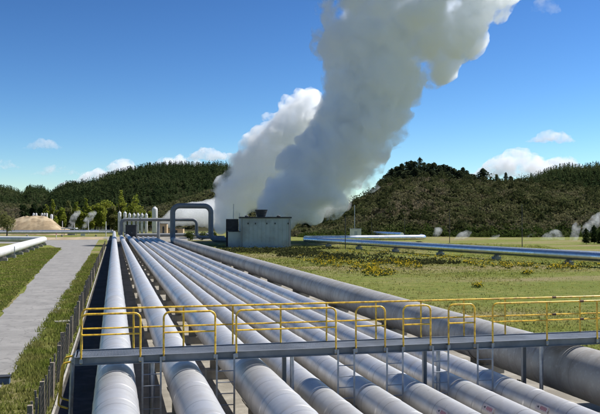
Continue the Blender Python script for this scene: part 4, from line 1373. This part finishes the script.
for i, (ax, fw, lab) in enumerate([
    ([(455, 242, 1.5), (459, 238, 3), (465, 235, 3.2), (471, 231, 2)], 215, 'small white wisp of steam left of the middle of the field edge'),
    ([(488, 240, 1.5), (493, 238, 2.4), (499, 234, 2.0)], 215, 'small leaning wisp of steam in the middle of the hill foot'),
    ([(525, 241, 1.5), (528, 239, 2.6), (532, 235, 2.0)], 210, 'tiny wisp of steam right of the tallest black pole'),
    ([(543, 240, 3), (550, 237, 4.5), (556, 234, 4), (562, 240, 4)], 212, 'wide low puff of steam at the foot of the scrub hill'),
    ([(571, 244, 2), (574, 238, 3.2), (576, 230, 3.2), (578, 222, 3)], 205, 'white upright jet of steam left of the conifer bushes'),
    ([(584, 232, 2.5), (590, 226, 4.5), (596, 221, 5.5), (606, 216, 6)], 215, 'pale steam rising behind the conifer bushes at the right edge'),
    ([(434, 237, 2), (437, 232, 3.4), (441, 229, 2.8)], 225, 'faint wisp of steam near the end of the white pipe run'),
    ([(70, 227, 2), (72, 222, 2.6), (75, 216, 2.6), (79, 211, 2)], 320, 'faint white steam behind the small shelter at the left'),
    ([(84, 227, 2), (86, 222, 2.8), (90, 217, 3), (95, 212, 2.2)], 318, 'faint white steam around the pale pole at the left plant')]):
    steam('steam_wisp', ax, fw, 0.35, M['wisp'], lab, 0.5, 0.5, 20+i, per=6, scale=1.5)

# ================================================================== CLOUDS
def cloud(px, py, w, h, fwd, mat, label, seed, voxel=None, n=56, flat=0.6):
    rng = np.random.default_rng(seed)
    k = fwd/F
    sp = []
    for i in range(n):
        q = -1 + 2*(i+rng.random())/n
        env = max(0.15, 1-abs(q)**1.6)
        r = h*k*0.42*env*rng.uniform(0.6, 1.1)
        x_ = px + q*w*0.5; y_ = py + h*0.35 - (r/k)*0.7 - rng.random()*h*0.35*env
        c = P3(x_, y_, fwd + rng.uniform(-0.4, 0.4)*w*k*0.5)
        sp.append((c, r))
        for j in range(6):
            d = Vector(rng.normal(size=3)).normalized(); d.z = abs(d.z)*0.8
            r2 = r*rng.uniform(0.2, 0.5)
            sp.append((c + d*r*0.85, r2))
            for m in range(2):
                d2 = Vector(rng.normal(size=3)).normalized(); d2.z = abs(d2.z)
                sp.append((c + d*r*0.85 + d2*r2*0.85, r2*rng.uniform(0.3, 0.5)))
    vx = voxel or h*k*0.03
    o = vapour_hull('cloud', sp, vx, mat, h*k*0.10, 0.5/(h*k*0.2), seed)
    return tag(o, label, 'cloud', kind='thing')
cloud(518, 167, 96, 28, 4500, M['cumulus'], 'largest white cumulus cloud low over the right ridge', 41, n=80)
cloud(562, 165, 50, 15, 4700, M['cumulus'], 'low white cloud running right from the largest cumulus', 42)
cloud(552, 138, 54, 12, 4200, M['cumulus'], 'small separate white cloud floating above the largest cumulus', 43, n=70)
cloud(547, 5, 30, 18, 3000, M['thin_cloud'], 'little white cloud touching the top edge right of the plume', 44)
cloud(122, 172, 58, 20, 5200, M['cumulus'], 'white cumulus just above the left slope of the pine hill', 45)
cloud(208, 155, 46, 14, 5000, M['cumulus'], 'flat white cloud between the pine hill and the bright plume', 46)
cloud(70, 187, 34, 12, 5400, M['cumulus'], 'white cloud low behind the far wooded hump', 47)
cloud(96, 178, 50, 14, 5600, M['cumulus'], 'pale grey cloud bank low on the left above the slope', 48)
cloud(43, 145, 42, 11, 4200, M['thin_cloud'], 'thin wispy cloud alone in the blue at the left', 49)
cloud(56, 171, 52, 10, 4800, M['thin_cloud'], 'faint grey streak of cloud above the far left hills', 50)
cloud(176, 164, 84, 14, 5800, M['cumulus'], 'long thin cloud streak along the top of the pine hill', 51)
cloud(4, 165, 34, 9, 5200, M['thin_cloud'], 'thin grey cloud at the left edge of the sky', 52)

# ================================================================== LIGHT, SKY, CAMERA
SUN = Vector((0.76, 0.10, 1.0)).normalized()
EL = math.asin(SUN.z); AZ = math.atan2(SUN.x, SUN.y)
w = bpy.data.worlds.new('World'); S.world = w; w.use_nodes = True
nt = w.node_tree; nt.nodes.clear()
out = nt.nodes.new('ShaderNodeOutputWorld'); bg = nt.nodes.new('ShaderNodeBackground')
sky = nt.nodes.new('ShaderNodeTexSky'); sky.sky_type = 'NISHITA'; sky.sun_disc = False
sky.sun_elevation = EL; sky.sun_rotation = AZ
sky.altitude = 600; sky.air_density = 1.0; sky.dust_density = 0.0; sky.ozone_density = 4.0
bg.inputs['Strength'].default_value = 0.125
hsv = nt.nodes.new('ShaderNodeHueSaturation'); hsv.inputs['Saturation'].default_value = 1.02
hsv.inputs['Hue'].default_value = 0.497
mul = nt.nodes.new('ShaderNodeVectorMath'); mul.operation = 'SCALE'; mul.inputs['Scale'].default_value = 0.351
gam = nt.nodes.new('ShaderNodeGamma'); gam.inputs['Gamma'].default_value = 1.7
nt.links.new(sky.outputs[0], mul.inputs[0]); nt.links.new(mul.outputs[0], gam.inputs['Color'])
nt.links.new(gam.outputs[0], hsv.inputs['Color'])
nt.links.new(hsv.outputs[0], bg.inputs['Color']); nt.links.new(bg.outputs[0], out.inputs['Surface'])
sl = bpy.data.lights.new('sun', 'SUN'); sl.energy = 4.6; sl.angle = math.radians(0.53); sl.color = (1.0, 0.985, 0.96)
so = bpy.data.objects.new('sun', sl); COL.objects.link(so)
so.rotation_euler = (-SUN).to_track_quat('-Z', 'Y').to_euler(); so.location = SUN*300

cam = bpy.data.cameras.new('camera'); co = bpy.data.objects.new('camera', cam); COL.objects.link(co)
cam.sensor_width = 36; cam.lens = F/600*36; cam.clip_end = 30000; cam.clip_start = 0.1
co.location = (0, 0, HC)
co.rotation_euler = (math.radians(90 + math.degrees(math.atan(14/F))), 0, -YAW)
S.camera = co

S.view_settings.view_transform = 'Standard'; S.view_settings.look = 'None'
S.view_settings.exposure = 0.72; S.view_settings.gamma = 1.0; S.view_settings.use_curve_mapping = False
S.cycles.use_denoising = True
try: S.cycles.denoiser = 'OPENIMAGEDENOISE'
except Exception: pass
S.cycles.max_bounces = 24; S.cycles.volume_bounces = 20; S.cycles.diffuse_bounces = 3; S.cycles.glossy_bounces = 3
S.cycles.transparent_max_bounces = 16
S.cycles.use_adaptive_sampling = True; S.cycles.adaptive_threshold = 0.03
S.cycles.volume_step_rate = 1.0
